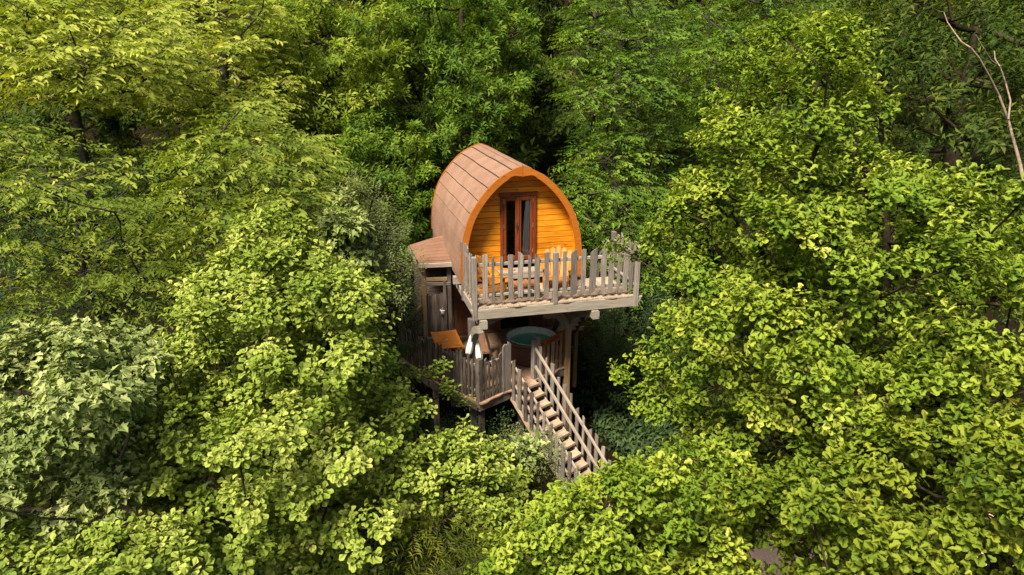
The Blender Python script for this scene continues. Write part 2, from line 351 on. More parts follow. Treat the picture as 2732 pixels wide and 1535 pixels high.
# arched bargeboards, front and rear, in two halves meeting at the peak
def barge(name, sign, y0, y1, depth, s_end, M="trim_orange", proud=0.02):
    v = []; f = []; ss = np.linspace(0, s_end, 40)
    for s in ss:
        q = prof_at(s); nn = prof_n(s)
        if s < .05: nn = np.array([0.15, 1.0]); nn /= np.linalg.norm(nn)
        dp = depth + (0.10 * math.exp(-(s / 0.20) ** 2)) - (0.035 * math.exp(-((s - .33) / .1) ** 2))
        o = q + nn * proud; i = q - nn * dp
        ox, ix = max(o[0], 0.004), max(i[0], 0.004)
        for y in (y0, y1): v += [(XC + sign * ox, y, o[1]), (XC + sign * ix, y, i[1])]
    for k in range(len(ss) - 1):
        a = k * 4; f += [(a, a+1, a+5, a+4), (a+2, a+6, a+7, a+3), (a, a+4, a+6, a+2), (a+1, a+3, a+7, a+5)]
    e = (len(ss) - 1) * 4; f += [(0, 2, 3, 1), (e, e+1, e+3, e+2)]
    me = mesh(name, v, f)
    return link(name, me, M, cabin)
for s in (-1, 1):
    barge("bargeboard", s, YF - .035, YF + .03, 0.135, SL[-1]); barge("bargeboard", s, YB - .03, YB + .035, 0.10, SL[-1] - .30, proud=0.04)
    for y in (YF - .038,):   # dark joint cap at the peak
        pass
beam("ridge_cap", cabin, (XC, YF + .02, 7.748), (XC, YB - .03, 7.748), 0.10, 0.012, "shingle_pink", (1, 0, 0), ch=.004)
prism("ridge_flashing", cabin, [(-.09, -.055), (0, .0), (.09, -.055), (.085, -.075), (0, -.022), (-.085, -.075)], .05, "black_iron", yplane(XC, 7.765, YF + .035))
# soffit lining of the porch overhang (boards follow the arch)
for sign in (-1, 1):
    for k in range(9):
        s0 = 0.05 + k * (SL[-1] - .1) / 9; s1 = 0.05 + (k + 1) * (SL[-1] - .1) / 9 - .008
        p0 = prof_at(s0) - prof_n(s0) * .075; p1 = prof_at(s1) - prof_n(s1) * .075
        q0 = prof_at(s0) - prof_n(s0) * .064; q1 = prof_at(s1) - prof_n(s1) * .064
        X = lambda p: XC + sign * max(p[0], .01)
        v = []
        for y in (YF + .031, YW + .05): v += [(X(p0), y, p0[1]), (X(p1), y, p1[1]), (X(q1), y, q1[1]), (X(q0), y, q0[1])]
        link("soffit_board", mesh("soffit_board", v, [(0,1,2,3),(4,7,6,5),(0,4,5,1),(1,5,6,2),(2,6,7,3),(3,7,4,0)]), "varnish_orange", cabin)
# front wall: horizontal boards cut to the arch, left and right of the door
FZ0 = 5.02; DX0, DX1, DZ0, DZ1 = 0.905, 1.815, 5.34, 7.02
wall = link("front_wall", mesh("front_wall", *(lambda P: ([(x, YW + .05, z) for x, z in P] + [(x, YW + .10, z) for x, z in P],
        [tuple(range(len(P)))[::-1], tuple(range(len(P), 2 * len(P)))] + [(i, (i+1) % len(P), len(P)+(i+1) % len(P), len(P)+i) for i in range(len(P))]))(
        [(DX0 + .02, FZ0), (DX0 + .02, DZ1 - .03), (DX1 - .02, DZ1 - .03), (DX1 - .02, FZ0)] +
        [(XC + width_at(z, .08), z) for z in np.linspace(FZ0, 7.6, 14)] + [(XC - width_at(z, .08), z) for z in np.linspace(7.6, FZ0, 14)])), "door_red", cabin)
z = FZ0; k = 0
while z < 7.55:
    h = 0.145; z1 = z + h - .013
    for side in (-1, 1):
        w0, w1 = width_at(z, .07), width_at(min(z1, 7.6), .07)
        inner0 = (XC - DX0) if side < 0 else (DX1 - XC)
        if z > DZ1 - .02: inner0 = 0.001 + U(-.0, .0)
        if w1 <= inner0 + .05: continue
        poly = [(side * inner0, 0), (side * w0, 0), (side * w1, z1 - z), (side * inner0, z1 - z)]
        if side < 0: poly = poly[::-1]
        o = prism("plank", wall, poly, 0.022 + U(0, .006), "varnish_orange", yplane(XC, z, YW + .047))
    z += h; k += 1
# door frame and two glazed leaves
df = beam("door_frame", cabin, (DX0 - .035, YW - .0, DZ1 + .0), (DX1 + .035, YW - .0, DZ1 + .0), .10, .09, "door_red", (0, 0, 1))
beam("jamb", df, (DX0 + .035, YW, DZ0 - .02), (DX0 + .035, YW, DZ1 - .052), .075, .085, "door_red", (1, 0, 0))
beam("jamb", df, (DX1 - .035, YW, DZ0 - .02), (DX1 - .035, YW, DZ1 - .052), .075, .085, "door_red", (1, 0, 0))
beam("threshold", df, (DX0 - .02, YW - .02, DZ0 - .05), (DX1 + .02, YW - .02, DZ0 - .05), .05, .16, "door_red", (0, 0, 1))
beam("vent", df, (XC - .22, YW - .052, DZ1 + .002), (XC + .20, YW - .052, DZ1 + .002), .032, .014, "black_iron", (0, 0, 1), ch=.004)
mid = (DX0 + DX1) / 2
for (a, b_, hx, s) in ((DX0 + .076, mid - .003, DX0 + .082, -1), (mid + .003, DX1 - .076, DX1 - .082, 1)):
    dz0, dz1 = DZ0 + .008, DZ1 - .056; y = YW - .01
    st = 0.075
    d = beam("door", cabin, (a + st/2, y, dz0), (a + st/2, y, dz1), st, .05, "door_red", (1, 0, 0))
    beam("stile", d, (b_ - st/2, y, dz0), (b_ - st/2, y, dz1), st, .05, "door_red", (1, 0, 0))
    beam("top_rail", d, (a + st, y, dz1 - .05), (b_ - st, y, dz1 - .05), .10, .046, "door_red", (0, 0, 1))
    beam("bottom_rail", d, (a + st, y, dz0 + .06), (b_ - st, y, dz0 + .06), .12, .046, "door_red", (0, 0, 1))
    board("pane", d, ((a + b_) / 2, y, dz0 + .115), ((a + b_) / 2, y, dz1 - .095), b_ - a - 2 * st + .01, .006, "glass", (1, 0, 0), n=1)
    for hz in (dz0 + .18, (dz0 + dz1) / 2 + .02, dz1 - .16): beam("hinge", d, (hx, y - .036, hz), (hx, y - .036, hz + .11), .018, .018, "steel", (1, 0, 0), ch=.004)
    if s < 0:
        hd = beam("handle", d, (b_ - .03, y - .032, dz0 + .72), (b_ - .03, y - .032, dz0 + .98), .03, .012, "black_iron", (1, 0, 0), ch=.004)
        beam("grip", hd, (b_ - .03, y - .055, dz0 + .80), (b_ - .03, y - .075, dz0 + .92), .016, .02, "black_iron", (1, 0, 0), ch=.004)
beam("astragal", cabin, (mid, YW - .045, DZ0 + .01), (mid, YW - .045, DZ1 - .06), .035, .018, "door_red", (1, 0, 0), ch=.005)
# rear wall, floor and sill timbers
P = [(width_at(z, .03), z) for z in np.linspace(4.95, 7.65, 14)]
prism("rear_wall", cabin, [(-w, z) for w, z in P] + [(w, z) for w, z in P[::-1]], .05, "varnish_orange", yplane(XC, 0, YB - .08))
prism("floor", cabin, [(-1.42, 1.80), (1.42, 1.80), (1.42, 6.3), (-1.42, 6.3)], .10, "old_board", Matrix.Translation((XC, 0, 4.92)))
beam("sill", cabin, (XC - 1.40, YW + .02, 4.93), (XC + 1.40, YW + .02, 4.93), .17, .12, "varnish_orange", (0, 0, 1))
# curtain inside the right pane
v = []; f = []; n = 26
for r_ in range(9):
    zz = DZ0 + .06 + (DZ1 - .2 - DZ0) * r_ / 8
    for i in range(n + 1):
        s = i / n; wv = 0.25 - 0.09 * (r_ / 8) ** 2; v.append((DX1 - .085 - s * wv, YW + .045 + .02 * math.sin(s * 30 + r_ * .25), zz))
for r_ in range(8):
    for i in range(n): a = r_*(n+1)+i; f.append((a, a+1, a+n+2, a+n+1))
cu = link("curtain", mesh("curtain", v, f), "curtain_cloth"); cu["label"] = "pale grey curtain hanging behind the cabin's glazed doors"; cu["category"] = "curtain"
for p in cu.data.polygons: p.use_smooth = True

# ------------------------------------------------------------------ upper deck
deck = thing("upper_deck", (1.85, 0.7, ZD), "upper timber deck of pale planks with a wavy front edge under the cabin", "deck")
x = -0.10; k = 0
while x < 3.74:
    w = .148; xc = x + w / 2
    e0 = -0.055 + 0.018 * math.sin(xc * 5.1) + 0.012 * math.sin(xc * 11 + 1); e1 = -0.055 + 0.018 * math.sin((x + w) * 5.1) + 0.012 * math.sin((x + w) * 11 + 1)
    if abs(xc - 1.78) < .06: e0 = e1 = .06
    back = 1.50 if xc > 2.75 or xc < -.02 else 1.75
    v = []; n = 4
    for zz in (ZD - .034, ZD):
        for i in range(n + 1):
            s = i / n; xx = x + (w - .007) * s; yy = e0 + (e1 - e0) * s + U(-.002, .002) - (.005 if zz < ZD - .01 else 0)
            v.append((xx, yy, zz))
        v += [(x + w - .007, back, zz), (x, back, zz)]
    m_ = n + 3
    f = [tuple(range(m_))[::-1], tuple(range(m_, 2 * m_))] + [(i, (i+1) % m_, m_+(i+1) % m_, m_+i) for i in range(m_)]
    Mx = Matrix(((0, 1, 0, 0), (1, 0, 0, 0), (0, 0, -1, 0), (0, 0, 0, 1)))      # local x runs along the plank
    Mi = Mx.inverted(); v = [Mi @ Vector(p) for p in v]
    link("plank", mesh("plank", v, f), "deck_board", deck, Mx)
    x += w; k += 1
beam("rim_beam", deck, (-.17, -.01, ZD - .165), (3.90, -.01, ZD - .165), .25, .10, "weathered_beam", (0, 0, -1), cut0=.10, cut1=-.14)
for xx in (-.085, 3.76): beam("side_beam", deck, (xx, .05, ZD - .165), (xx, 1.62, ZD - .165), .24, .09, "weathered_beam", (0, 0, 1))
beam("rear_beam", deck, (-.04, 1.52, ZD - .165), (3.71, 1.52, ZD - .165), .22, .08, "weathered_beam", (0, 0, 1))
for xx, y1 in ((0.065, 6.2), (2.775, 6.2)):
    beam("joist", deck, (xx, -.13, ZD - .40), (xx, y1, ZD - .40), .17, .20, "weathered_beam", (1, 0, 0), cut0=0)
for yy in (.75, 1.9, 3.2, 4.5, 5.8): beam("bearer", deck, (-.03, yy, ZD - .37 + .19), (3.70 if yy < 1 else 2.85, yy, ZD - .37 + .19), .08, .16, "old_board", (0, 1, 0))
def post_brace(parent, a, b, w, mat="weathered_beam"):
    """curved knee brace"""
    a, b = Vector(a), Vector(b); v = []; f = []; n = 7
    side = Vector((0, 0, 1)).cross(b - a).normalized() * w / 2
    ctr = Vector((a.x, a.y, b.z)) * .55 + (a + b) * .225
    for k in range(n + 1):
        s = k / n; p = a * (1-s)**2 + ctr * (2*s*(1-s)) + b * s*s; d = ((ctr - a) * (1-s) + (b - ctr) * s).normalized(); nn = d.cross(side).normalized() * .085
        for e, g_ in ((-1, -1), (1, -1), (1, 1), (-1, 1)): q = p + side * e + nn * g_; v.append(q - a)
    for k in range(n):
        for j in range(4): f.append((k*4+j, k*4+(j+1) % 4, k*4+4+(j+1) % 4, k*4+4+j))
    f += [(3, 2, 1, 0), (n*4, n*4+1, n*4+2, n*4+3)]
    return link("knee_brace", mesh("knee_brace", v, f), mat, parent, Matrix.Translation(a))
PA = [(-0.08, 0.62), (2.56, 1.27), (0.065, 4.6), (2.775, 4.6), (-0.08, 2.72)]
for i, (xx, yy) in enumerate(PA[:4]):
    gz = terrain(xx, yy) - .1
    p = beam("support_post", deck, (xx, yy, gz), (xx, yy, ZD - .50), .17, .17, ("weathered", "post_brown", "old_board", "old_board")[i], (1, 0, 0), ch=.02)
post_brace(deck, (2.50, 1.22, 3.62), (1.72, .45, ZD - .50), .15)
post_brace(deck, (2.62, 1.30, 3.62), (2.78, .25, ZD - .50), .15)
post_brace(deck, (2.62, 1.42, 3.6), (2.80, 2.3, ZD - .50), .13, "old_board")
post_brace(deck, (-.08, .54, 3.75), (-.02, -.12, ZD - .50), .13)
post_brace(deck, (-.02, .70, 3.75), (.75, .75, ZD - .50), .12, "weathered")

# railing of the upper deck
rail = thing("picket_railing", (1.85, 0, ZD), "grey picket railing with jagged tops round the upper deck", "railing")
for (xx, yy, h, z0) in ((-.115, -.015, 1.175, -.29), (1.785, -.015, 1.165, -.05), (3.815, -.015, 1.175, -.29), (-.10, 1.44, 1.185, -.3), (3.80, 1.44, 1.20, -.3)):
    beam("post", rail, (xx, yy, ZD + z0), (xx, yy, ZD + h), .115, .115, "weathered", (1, 0, 0), ch=.012, dome=.022)
for zz, hh in ((.985, .085), (.265, .072)):
    for a, b_ in ((-.058, 1.727), (1.843, 3.757)): beam("rail", rail, (a, .012, ZD + zz), (b_, .012, ZD + zz), hh, .045, "weathered_beam", (0, 0, 1))
    for xx in (-.10, 3.80): beam("rail", rail, (xx, .045, ZD + zz), (xx, 1.38, ZD + zz), hh, .045, "weathered_beam", (0, 0, 1))
FRONT = [(0.13, .112, 1.23, .11, 1), (0.31, .069, 1.17, .14, 2), (0.50, .057, 1.155, .13, 0), (0.72, .112, 1.19, .12, 0), (0.95, .121, 1.23, .18, 3), (1.16, .066, 1.15, .145, 3), (1.34, .118, 1.145, .11, 3), (1.57, .107, 1.19, .12, 1),
         (2.00, .086, 1.19, .10, 0), (2.23, .152, 1.20, .11, 2), (2.46, .112, 1.20, .11, 1), (2.70, .159, 1.19, .14, 2), (2.96, .090, 1.19, .11, 0), (3.15, .121, 1.15, .12, 1), (3.34, .078, 1.14, .10, 0), (3.51, .104, 1.12, .13, 3), (3.66, .08, 1.13, .11, 0)]
def tops(kind, w):
    return {0: (U(-.006, .006), .0, U(-.01, .01)), 1: (-.012, .008, .0), 2: (-.055 * w / .1, -.012, .02), 3: (.02, .0, -.06 * w / .1)}[kind]
for xx, w, h, z0, k in FRONT:
    bt = random.choice([(0, 0, 0), (-.03, 0, .045), (.04, .01, -.02), (0, -.015, 0)]); lean = U(-.008, .008)
    board("picket", rail, (xx + lean, -.026, ZD + z0), (xx - lean, -.026, ZD + h), w, .026, "weathered", (1, 0, 0), n=4, jit=.004, top=tops(k, w), bot=bt)
for xx, ys, o in ((-.10, (.22, .45, .70, .95, 1.2), -.036), (3.80, (.18, .36, .56, .76, .98, 1.22), .036)):
    for yy in ys:
        w = U(.07, .13)
        board("picket", rail, (xx + o, yy, ZD + U(.06, .12)), (xx + o + U(-.01, .01), yy + U(-.015, .015), ZD + U(1.12, 1.27)), w, .026, "weathered", (0, 1, 0), n=4, jit=.004, top=tops(random.randint(0, 3), w))

# ------------------------------------------------------------------ lower deck
UD = Vector((.876, .483, 0)).normalized(); VD = Vector((-UD.y, UD.x, 0))      # along and across its front edge
A0 = Vector((-.08, -.20, 0))
def LP(u, v_, z): return A0 + UD * u + VD * v_ + Vector((0, 0, z))
low = thing("lower_deck", (1, 1.5, ZL), "lower terrace deck of warm planks with a wavy edge below the cabin", "deck")
WORLDPOLY = [(-.08, -.20), (2.62, 1.29), (3.0, 4.3), (-1.62, 4.3), (-1.66, 2.95), (-1.05, 1.35)]
LPOLY = [((Vector((x, y, 0)) - A0).dot(UD), (Vector((x, y, 0)) - A0).dot(VD)) for x, y in WORLDPOLY]
def clip(poly, ax, lim, keep_less):
    out = []
    for i in range(len(poly)):
        a, b_ = poly[i], poly[(i + 1) % len(poly)]
        ia = (a[ax] <= lim) == keep_less; ib = (b_[ax] <= lim) == keep_less
        if ia: out.append(a)
        if ia != ib:
            s = (lim - a[ax]) / (b_[ax] - a[ax]); out.append((a[0] + (b_[0]-a[0])*s, a[1] + (b_[1]-a[1])*s))
    return out
MU = Matrix(((VD.x, -UD.x, 0, A0.x), (VD.y, -UD.y, 0, A0.y), (0, 0, 1, 0), (0, 0, 0, 1)))   # local x across, local y = -u
us = [p[0] for p in LPOLY]; u = min(us)
while u < max(us):
    pl = clip(clip(LPOLY, 0, u, False), 0, u + .135, True)
    if len(pl) >= 3:
        q = []
        for (uu, vv) in pl:
            front = vv < .05 and uu > -.05; left = uu < .05 and vv < 2.2
            if front or left: vv -= .05 + .03 * math.sin(uu * 6 + .6) + .018 * math.sin(uu * 13)
            q.append((vv, -uu))
        M = MU.copy(); M.translation.z = ZL - .035
        area = sum(q[i][0]*q[(i+1) % len(q)][1] - q[(i+1) % len(q)][0]*q[i][1] for i in range(len(q)))
        prism("plank", low, q if area > 0 else q[::-1], .035, "deck_warm", M)
    u += .142
def LB(name, p0, p1, w, t, mat, z, wd=(0, 0, 1)): return beam(name, low, Vector((p0[0], p0[1], z)), Vector((p1[0], p1[1], z)), w, t, mat, wd)
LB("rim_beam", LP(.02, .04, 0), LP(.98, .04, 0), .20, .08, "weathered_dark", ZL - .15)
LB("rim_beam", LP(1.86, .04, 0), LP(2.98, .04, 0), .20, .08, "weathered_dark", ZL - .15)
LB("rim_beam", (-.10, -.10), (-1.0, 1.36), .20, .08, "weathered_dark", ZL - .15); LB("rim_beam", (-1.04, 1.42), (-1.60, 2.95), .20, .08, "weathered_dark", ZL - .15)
for vv in (.9, 2.0, 3.1): LB("joist", (-.95 - .1 * vv, 1.0 + vv), (2.6, 1.0 + vv * .98), .18, .10, "old_board", ZL - .14)
for xx, yy in ((.02, .10), (1.2, .85), (-.85, 1.75), (-1.45, 3.0), (.6, 3.0), (2.4, 3.6)):
    beam("post", low, (xx, yy, terrain(xx, yy) - .1), (xx, yy, ZL - .24), .15, .15, "old_board", (1, 0, 0))

# fence of the lower terrace
fence = thing("terrace_fence", (-.05, 0, ZL), "dark weathered picket fence round the lower terrace, rising at the stair", "fence")
def fence_run(parent, p0, p1, n, h, mat, post0=False, post1=False, wmin=.05, wmax=.088, z=ZL, hvar=.07, rails=(.22, .88), pm=None, out=1, step0=0.5):
    p0, p1 = Vector(p0), Vector(p1); d = (p1 - p0); d.z = 0; dn = d.normalized(); o = Vector((dn.y, -dn.x, 0)) * .038 * out
    for rr in rails: beam("rail", parent, p0 + Vector((0, 0, rr)), p1 + Vector((0, 0, rr)), .07, .04, "rail_pale" if mat != "post_brown" else mat, (0, 0, 1))
    for k in range(n):
        s = (k + step0) / n; p = p0.lerp(p1, s) + o; w = U(wmin, wmax)
        board("picket", parent, p + Vector((U(-.01, .01), U(-.01, .01), U(-.03, .02))), p + dn * U(-.02, .02) + Vector((0, 0, h + U(-hvar, hvar))), w, .026, mat, dn, n=4, jit=.006, top=tops(random.randint(0, 3), w))
c0 = LP(.07, .07, ZL)
beam("post", fence, c0 + Vector((0, 0, -.16)), c0 + Vector((0, 0, 1.07)), .15, .13, "weathered_dark", UD, ch=.015)
link("post_cap", bpy.data.meshes.new("post_cap"), None, fence) if False else None
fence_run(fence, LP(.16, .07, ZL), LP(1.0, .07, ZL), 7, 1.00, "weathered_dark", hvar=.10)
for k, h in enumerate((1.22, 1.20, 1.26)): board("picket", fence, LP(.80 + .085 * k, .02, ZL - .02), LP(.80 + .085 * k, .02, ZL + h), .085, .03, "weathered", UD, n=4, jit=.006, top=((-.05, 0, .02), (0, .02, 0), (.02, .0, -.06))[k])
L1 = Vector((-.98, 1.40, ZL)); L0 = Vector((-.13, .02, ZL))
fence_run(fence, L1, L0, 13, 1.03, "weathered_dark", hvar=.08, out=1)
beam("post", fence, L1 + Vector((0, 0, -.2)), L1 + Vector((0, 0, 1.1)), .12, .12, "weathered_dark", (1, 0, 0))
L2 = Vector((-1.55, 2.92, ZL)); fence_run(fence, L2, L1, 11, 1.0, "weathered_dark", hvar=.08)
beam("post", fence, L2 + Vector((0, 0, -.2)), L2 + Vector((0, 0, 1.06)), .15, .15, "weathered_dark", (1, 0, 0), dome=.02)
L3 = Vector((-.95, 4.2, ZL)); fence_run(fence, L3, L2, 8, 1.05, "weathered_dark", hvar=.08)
# short return with the sign, between stair and main post
fr2 = thing("stair_side_fence", (2.1, 1.0, ZL), "short brown picket panel between the stair head and the main post", "fence")
fence_run(fr2, LP(1.96, .09, ZL), LP(2.90, .09, ZL), 6, .92, "post_brown", rails=(.2, .8), hvar=.06, wmin=.07, wmax=.10)
sign = thing("sign_board", LP(2.4, .04, ZL + .9), "small red brown sign board with dark lettering beside the main post", "sign")
sb = board("board", sign, LP(2.02, .035, ZL + .86), LP(2.80, .035, ZL + .93), .17, .022, "sign_wood", (0, 0, 1), n=3, jit=.004)
for k in range(7):
    if k == 1: continue
    q = LP(2.10 + .095 * k, .018, ZL + .868 + .009 * k); g_ = random.choice([((0, 0), (1, 0)), ((0, 1), (1, 1)), ((0, 0), (1, 1))])
    board("letter_stroke", sb, q + Vector((0, 0, -.045)), q + Vector((0, 0, .045)), .018, .004, "ink", UD, n=1)
    for (s, _) in g_[:1]: board("letter_stroke", sb, q + UD * .01 + Vector((0, 0, U(-.04, .04))), q + UD * .052 + Vector((0, 0, U(-.04, .04))), .016, .004, "ink", (0, 0, 1), n=1)
    board("letter_stroke", sb, q + UD * .045 + Vector((0, 0, -.04)), q + UD * .045 + Vector((0, 0, U(0, .04))), .016, .004, "ink", UD, n=1)

# ------------------------------------------------------------------ front stair
SD = -VD; NST = 13; RUN, RISE = .209, .19
stair = thing("staircase", LP(1.42, -1.3, 0), "steep open timber stair with picket sides leading up to the lower terrace", "staircase")
U0, U1 = 1.05, 1.80
for k in range(NST):
    p = lambda uu, off=0: LP(uu, 0, 0) + SD * (.06 + RUN * k + off) + Vector((0, 0, ZL - RISE * k - .03))
    board("tread", stair, p(U0 + .03, .04), p(U1 - .03, .04), .235, .055, "stair_tread", SD, n=2, jit=.006)
slope = Vector((SD.x * RUN, SD.y * RUN, -RISE)); ln = slope.length
for uu in (U0, U1):
    a = LP(uu, 0, 0) + SD * -.05 + Vector((0, 0, ZL - .08)); b_ = a + slope * (NST + .3)
    beam("stringer", stair, a, b_, .24, .05, "weathered" if uu == U0 else "stair_tread", (0, 0, 1))
for k in range(NST):
    q = LP(U0 - .05, 0, 0) + SD * (.10 + RUN * k) + Vector((0, 0, ZL - RISE * k)); w = U(.075, .12)
    board("picket", stair, q + Vector((0, 0, -.24 + U(-.05, .03))), q + Vector((U(-.01, .01), U(-.01, .01), .80 + U(-.07, .06))), w, .026, "weathered_dark" if k < 5 or k % 3 == 0 else "weathered", SD, n=4, jit=.004, top=tops(random.randint(0, 3), w))
    q = LP(U1 + .06, 0, 0) + SD * (.16 + RUN * k) + Vector((0, 0, ZL - RISE * k)); w = U(.055, .115)
    if k < NST - 1: board("picket", stair, q + Vector((0, 0, -.30 + U(-.05, .03))), q + Vector((0, 0, .93 + U(-.06, .07))), w, .026, "weathered", SD, n=4, jit=.004, top=tops(random.randint(0, 3), w))
    if k < 9:   # scalloped stringer trim
        q = LP(U0 - .045, 0, 0) + SD * (.0 + RUN * k) + Vector((0, 0, ZL - RISE * k - .22))
        board("skirt_board", stair, q, q + slope * 1.02, .10, .02, "deck_board", (0, 0, 1), n=2, jit=.012)
for off, zz in ((.0, .74), (.0, .26)):
    a = LP(U0 - .02, 0, 0) + Vector((0, 0, ZL + zz)); beam("rail", stair, a, a + slope * (NST - .5), .065, .035, "rail_pale", (0, 0, 1))
for zz, ww in ((.86, .075), (.38, .085)):
    a = LP(U1 + .015, 0, 0) + SD * .02 + Vector((0, 0, ZL + zz)); beam("handrail", stair, a, a + slope * (NST - 1.2), ww, .05, "rail_pale", (0, 0, 1))
for uu, h, mt in ((U1 + .05, 1.06, "weathered"), (U1 + .17, 1.12, "weathered")): beam("newel_post", stair, LP(uu, .06, ZL - .3), LP(uu, .06, ZL + h), .115 if uu < 1.9 else .09, .115, mt, UD, ch=.01, dome=.01)
a = LP(U0, -.3, 0) + slope * 9; a.z = 0
for uu in (U0, U1):
    b_ = LP(uu, 0, 0) + SD * (RUN * 9.5); beam("leg", stair, (b_.x, b_.y, -.1), (b_.x, b_.y, ZL - RISE * 9.5 - .2), .10, .10, "weathered", UD)

# rear stair between the two decks
rs = thing("rear_staircase", (3.3, 2.6, ZL), "open slatted stair climbing from the lower terrace to the back of the upper deck", "staircase")
for k in range(11):
    yy = 1.60 + .20 * k; zz = ZD - .20 * (k + 1)
    board("tread", rs, (2.98, yy, zz), (3.62, yy, zz), .20, .05, "stair_tread", (0, 1, 0), n=2, jit=.004)
for xx in (2.95, 3.65): beam("stringer", rs, (xx, 1.56, ZD - .16), (xx, 3.75, ZD - 2.35), .20, .045, "old_board", (0, 0, 1))
beam("handrail", rs, (3.70, 1.56, ZD + .95), (3.70, 3.7, ZD - 1.2), .07, .05, "weathered", (0, 0, 1)); beam("handrail", rs, (2.92, 1.75, ZD + .72), (2.92, 3.7, ZD - 1.25), .07, .05, "weathered", (0, 0, 1))
for k in range(8):
    yy = 1.75 + .26 * k; zz = ZD - (yy - 1.56)
    for xx in (3.735, 2.985): board("picket", rs, (xx, yy, zz - .1), (xx, yy, zz + .95 + U(-.05, .05)), .09, .025, "weathered", (0, 1, 0), n=3, jit=.004, top=tops(random.randint(0, 3), .09))
board("landing_board", rs, (2.9, 3.92, ZL - .02), (3.9, 3.92, ZL - .02), .5, .05, "post_brown", (0, 1, 0)); beam("landing_post", rs, (3.75, 3.9, 0.5), (3.75, 3.9, ZL + .9), .11, .11, "post_brown", (1, 0, 0))

# ------------------------------------------------------------------ room under the cabin and side annex
room = thing("lower_room", (1.4, 4.3, ZL), "red brown boarded room under the cabin, open and dark behind the hot tub", "room")
WT = ZD - .33
x = .06
while x < 1.42:
    w = .125; board("wall_board", room, (x + w/2, 4.06, ZL + .01), (x + w/2, 4.06, WT), w - .008, .025, "wall_red", (1, 0, 0), n=1, jit=.001); x += w
x = 2.30
while x < 2.98:
    w = .125; board("wall_board", room, (x + w/2, 4.06, ZL + .01), (x + w/2, 4.06, WT), w - .008, .025, "wall_red", (1, 0, 0), n=1, jit=.001); x += w
board("lintel", room, (1.42, 4.07, WT - .10), (2.32, 4.07, WT - .10), .2, .04, "wall_red", (0, 0, 1), n=1)
board("skirting", room, (.06, 4.035, ZL + .05), (1.43, 4.035, ZL + .05), .09, .02, "wall_red", (0, 0, 1), n=1)
for nm, a, b_ in (("side_wall", (.02, 4.05, (ZL + WT)/2), (.02, 6.3, (ZL + WT)/2)), ("side_wall", (2.98, 4.05, (ZL + WT)/2), (2.98, 6.3, (ZL + WT)/2)), ("back_wall", (.05, 6.3, (ZL + WT)/2), (2.95, 6.3, (ZL + WT)/2))):
    board(nm, room, a, b_, WT - ZL, .05, "old_board", (0, 0, 1), n=2)
board("floor", room, (1.5, 4.34, ZL - .03), (1.5, 6.25, ZL - .03), 2.85, .05, "old_board", (1, 0, 0), n=1)
annex = thing("annex", (-.55, 3.0, ZL), "small lean-to with red shingle roof and grey board wall beside the cabin", "shed")
# hipped lean-to roof
rp = [(-1.02, 2.86, 5.12), (.16, 2.86, 5.09), (.16, 4.45, 5.43), (-.12, 4.45, 5.45), (-.46, 4.35, 5.41), (-1.06, 4.9, 5.10)]
rv = [Vector(p) for p in rp]; rv2 = [p + Vector((0, 0, -.04)) for p in rv]
ar = link("roof", mesh("roof", [p - Vector(rp[0]) for p in rv + rv2], [(0, 1, 2, 3, 4), (0, 4, 5), (6, 10, 9, 8, 7), (6, 11, 10), (0, 6, 7, 1), (1, 7, 8, 2), (2, 8, 9, 3), (3, 9, 10, 4), (4, 10, 11, 5), (5, 11, 6, 0)]), "shingle_red", annex, Matrix.Translation(rp[0]))
for k in range(1, 8):    # shingle rows
    s = k / 8; a = Vector(rp[0]).lerp(Vector(rp[4]), s); b_ = Vector(rp[1]).lerp(Vector(rp[2]), s)
    board("shingle_row", ar, a + Vector((0, 0, .006)), b_ + Vector((0, 0, .006)), .20, .010, "shingle_red", Vector(rp[2]) - Vector(rp[1]) + Vector((0, 0, -.06)), n=6, jit=.006)
beam("fascia", annex, (-1.05, 2.82, 5.055), (.16, 2.82, 5.03), .13, .035, "rail_pale", (0, 0, 1)); beam("fascia", annex, (-1.07, 2.84, 5.055), (-1.09, 4.85, 5.045), .12, .03, "weathered", (0, 0, 1))
for xx, yy in ((-.90, 3.02), (-.22, 3.02)): beam("post", annex, (xx, yy, ZL), (xx, yy, 5.0), .11, .11, "post_brown" if xx < -.5 else "old_board", (1, 0, 0))
beam("post", annex, (-.35, 2.98, ZL), (-.35, 2.98, 4.55), .09, .07, "weathered_dark", (1, 0, 0))
beam("cross_beam", annex, (-.84, 3.0, 4.62), (-.28, 3.0, 4.60), .10, .09, "post_brown", (0, 0, 1)); beam("cross_beam", annex, (-.84, 2.99, 4.50), (-.20, 2.99, 4.46), .10, .07, "weathered", (0, 0, 1))
beam("cross_beam", annex, (-.16, 2.70, 4.64), (.2, 2.70, 4.64), .22, .14, "rail_pale", (0, 0, 1))
x = -.98
while x < -.18:
    w = U(.085, .13); board("wall_board", annex, (x + w/2, 3.09 + U(-.008, .008), ZL + .01), (x + w/2, 3.09, 4.16 + U(-.05, .06)), w - .005, .025, random.choice(["weathered", "weathered_dark", "old_board"]), (1, 0, 0), n=4, jit=.005, top=tops(random.randint(0, 2), w)); x += w
board("back_wall", annex, (-1.0, 4.4, 3.6), (.0, 4.4, 3.6), 2.2, .05, "old_board", (0, 0, 1), n=1)
brace = board("brace", annex, (-1.50, 2.95, 3.42), (-.98, 3.05, 3.90), .045, .04, "post_brown", (0, 0, 1), n=1)
buck = thing("wall_bucket", (-.42, 3.0, 3.55), "small metal bucket hung on the grey annex wall", "bucket")
lathe("body", buck, [(.0, 0), (.05, 0), (.07, .17), (.064, .17), (.046, .012), (0, .012)], "zinc", Matrix.Translation((-.42, 2.99, 3.55)), 20)
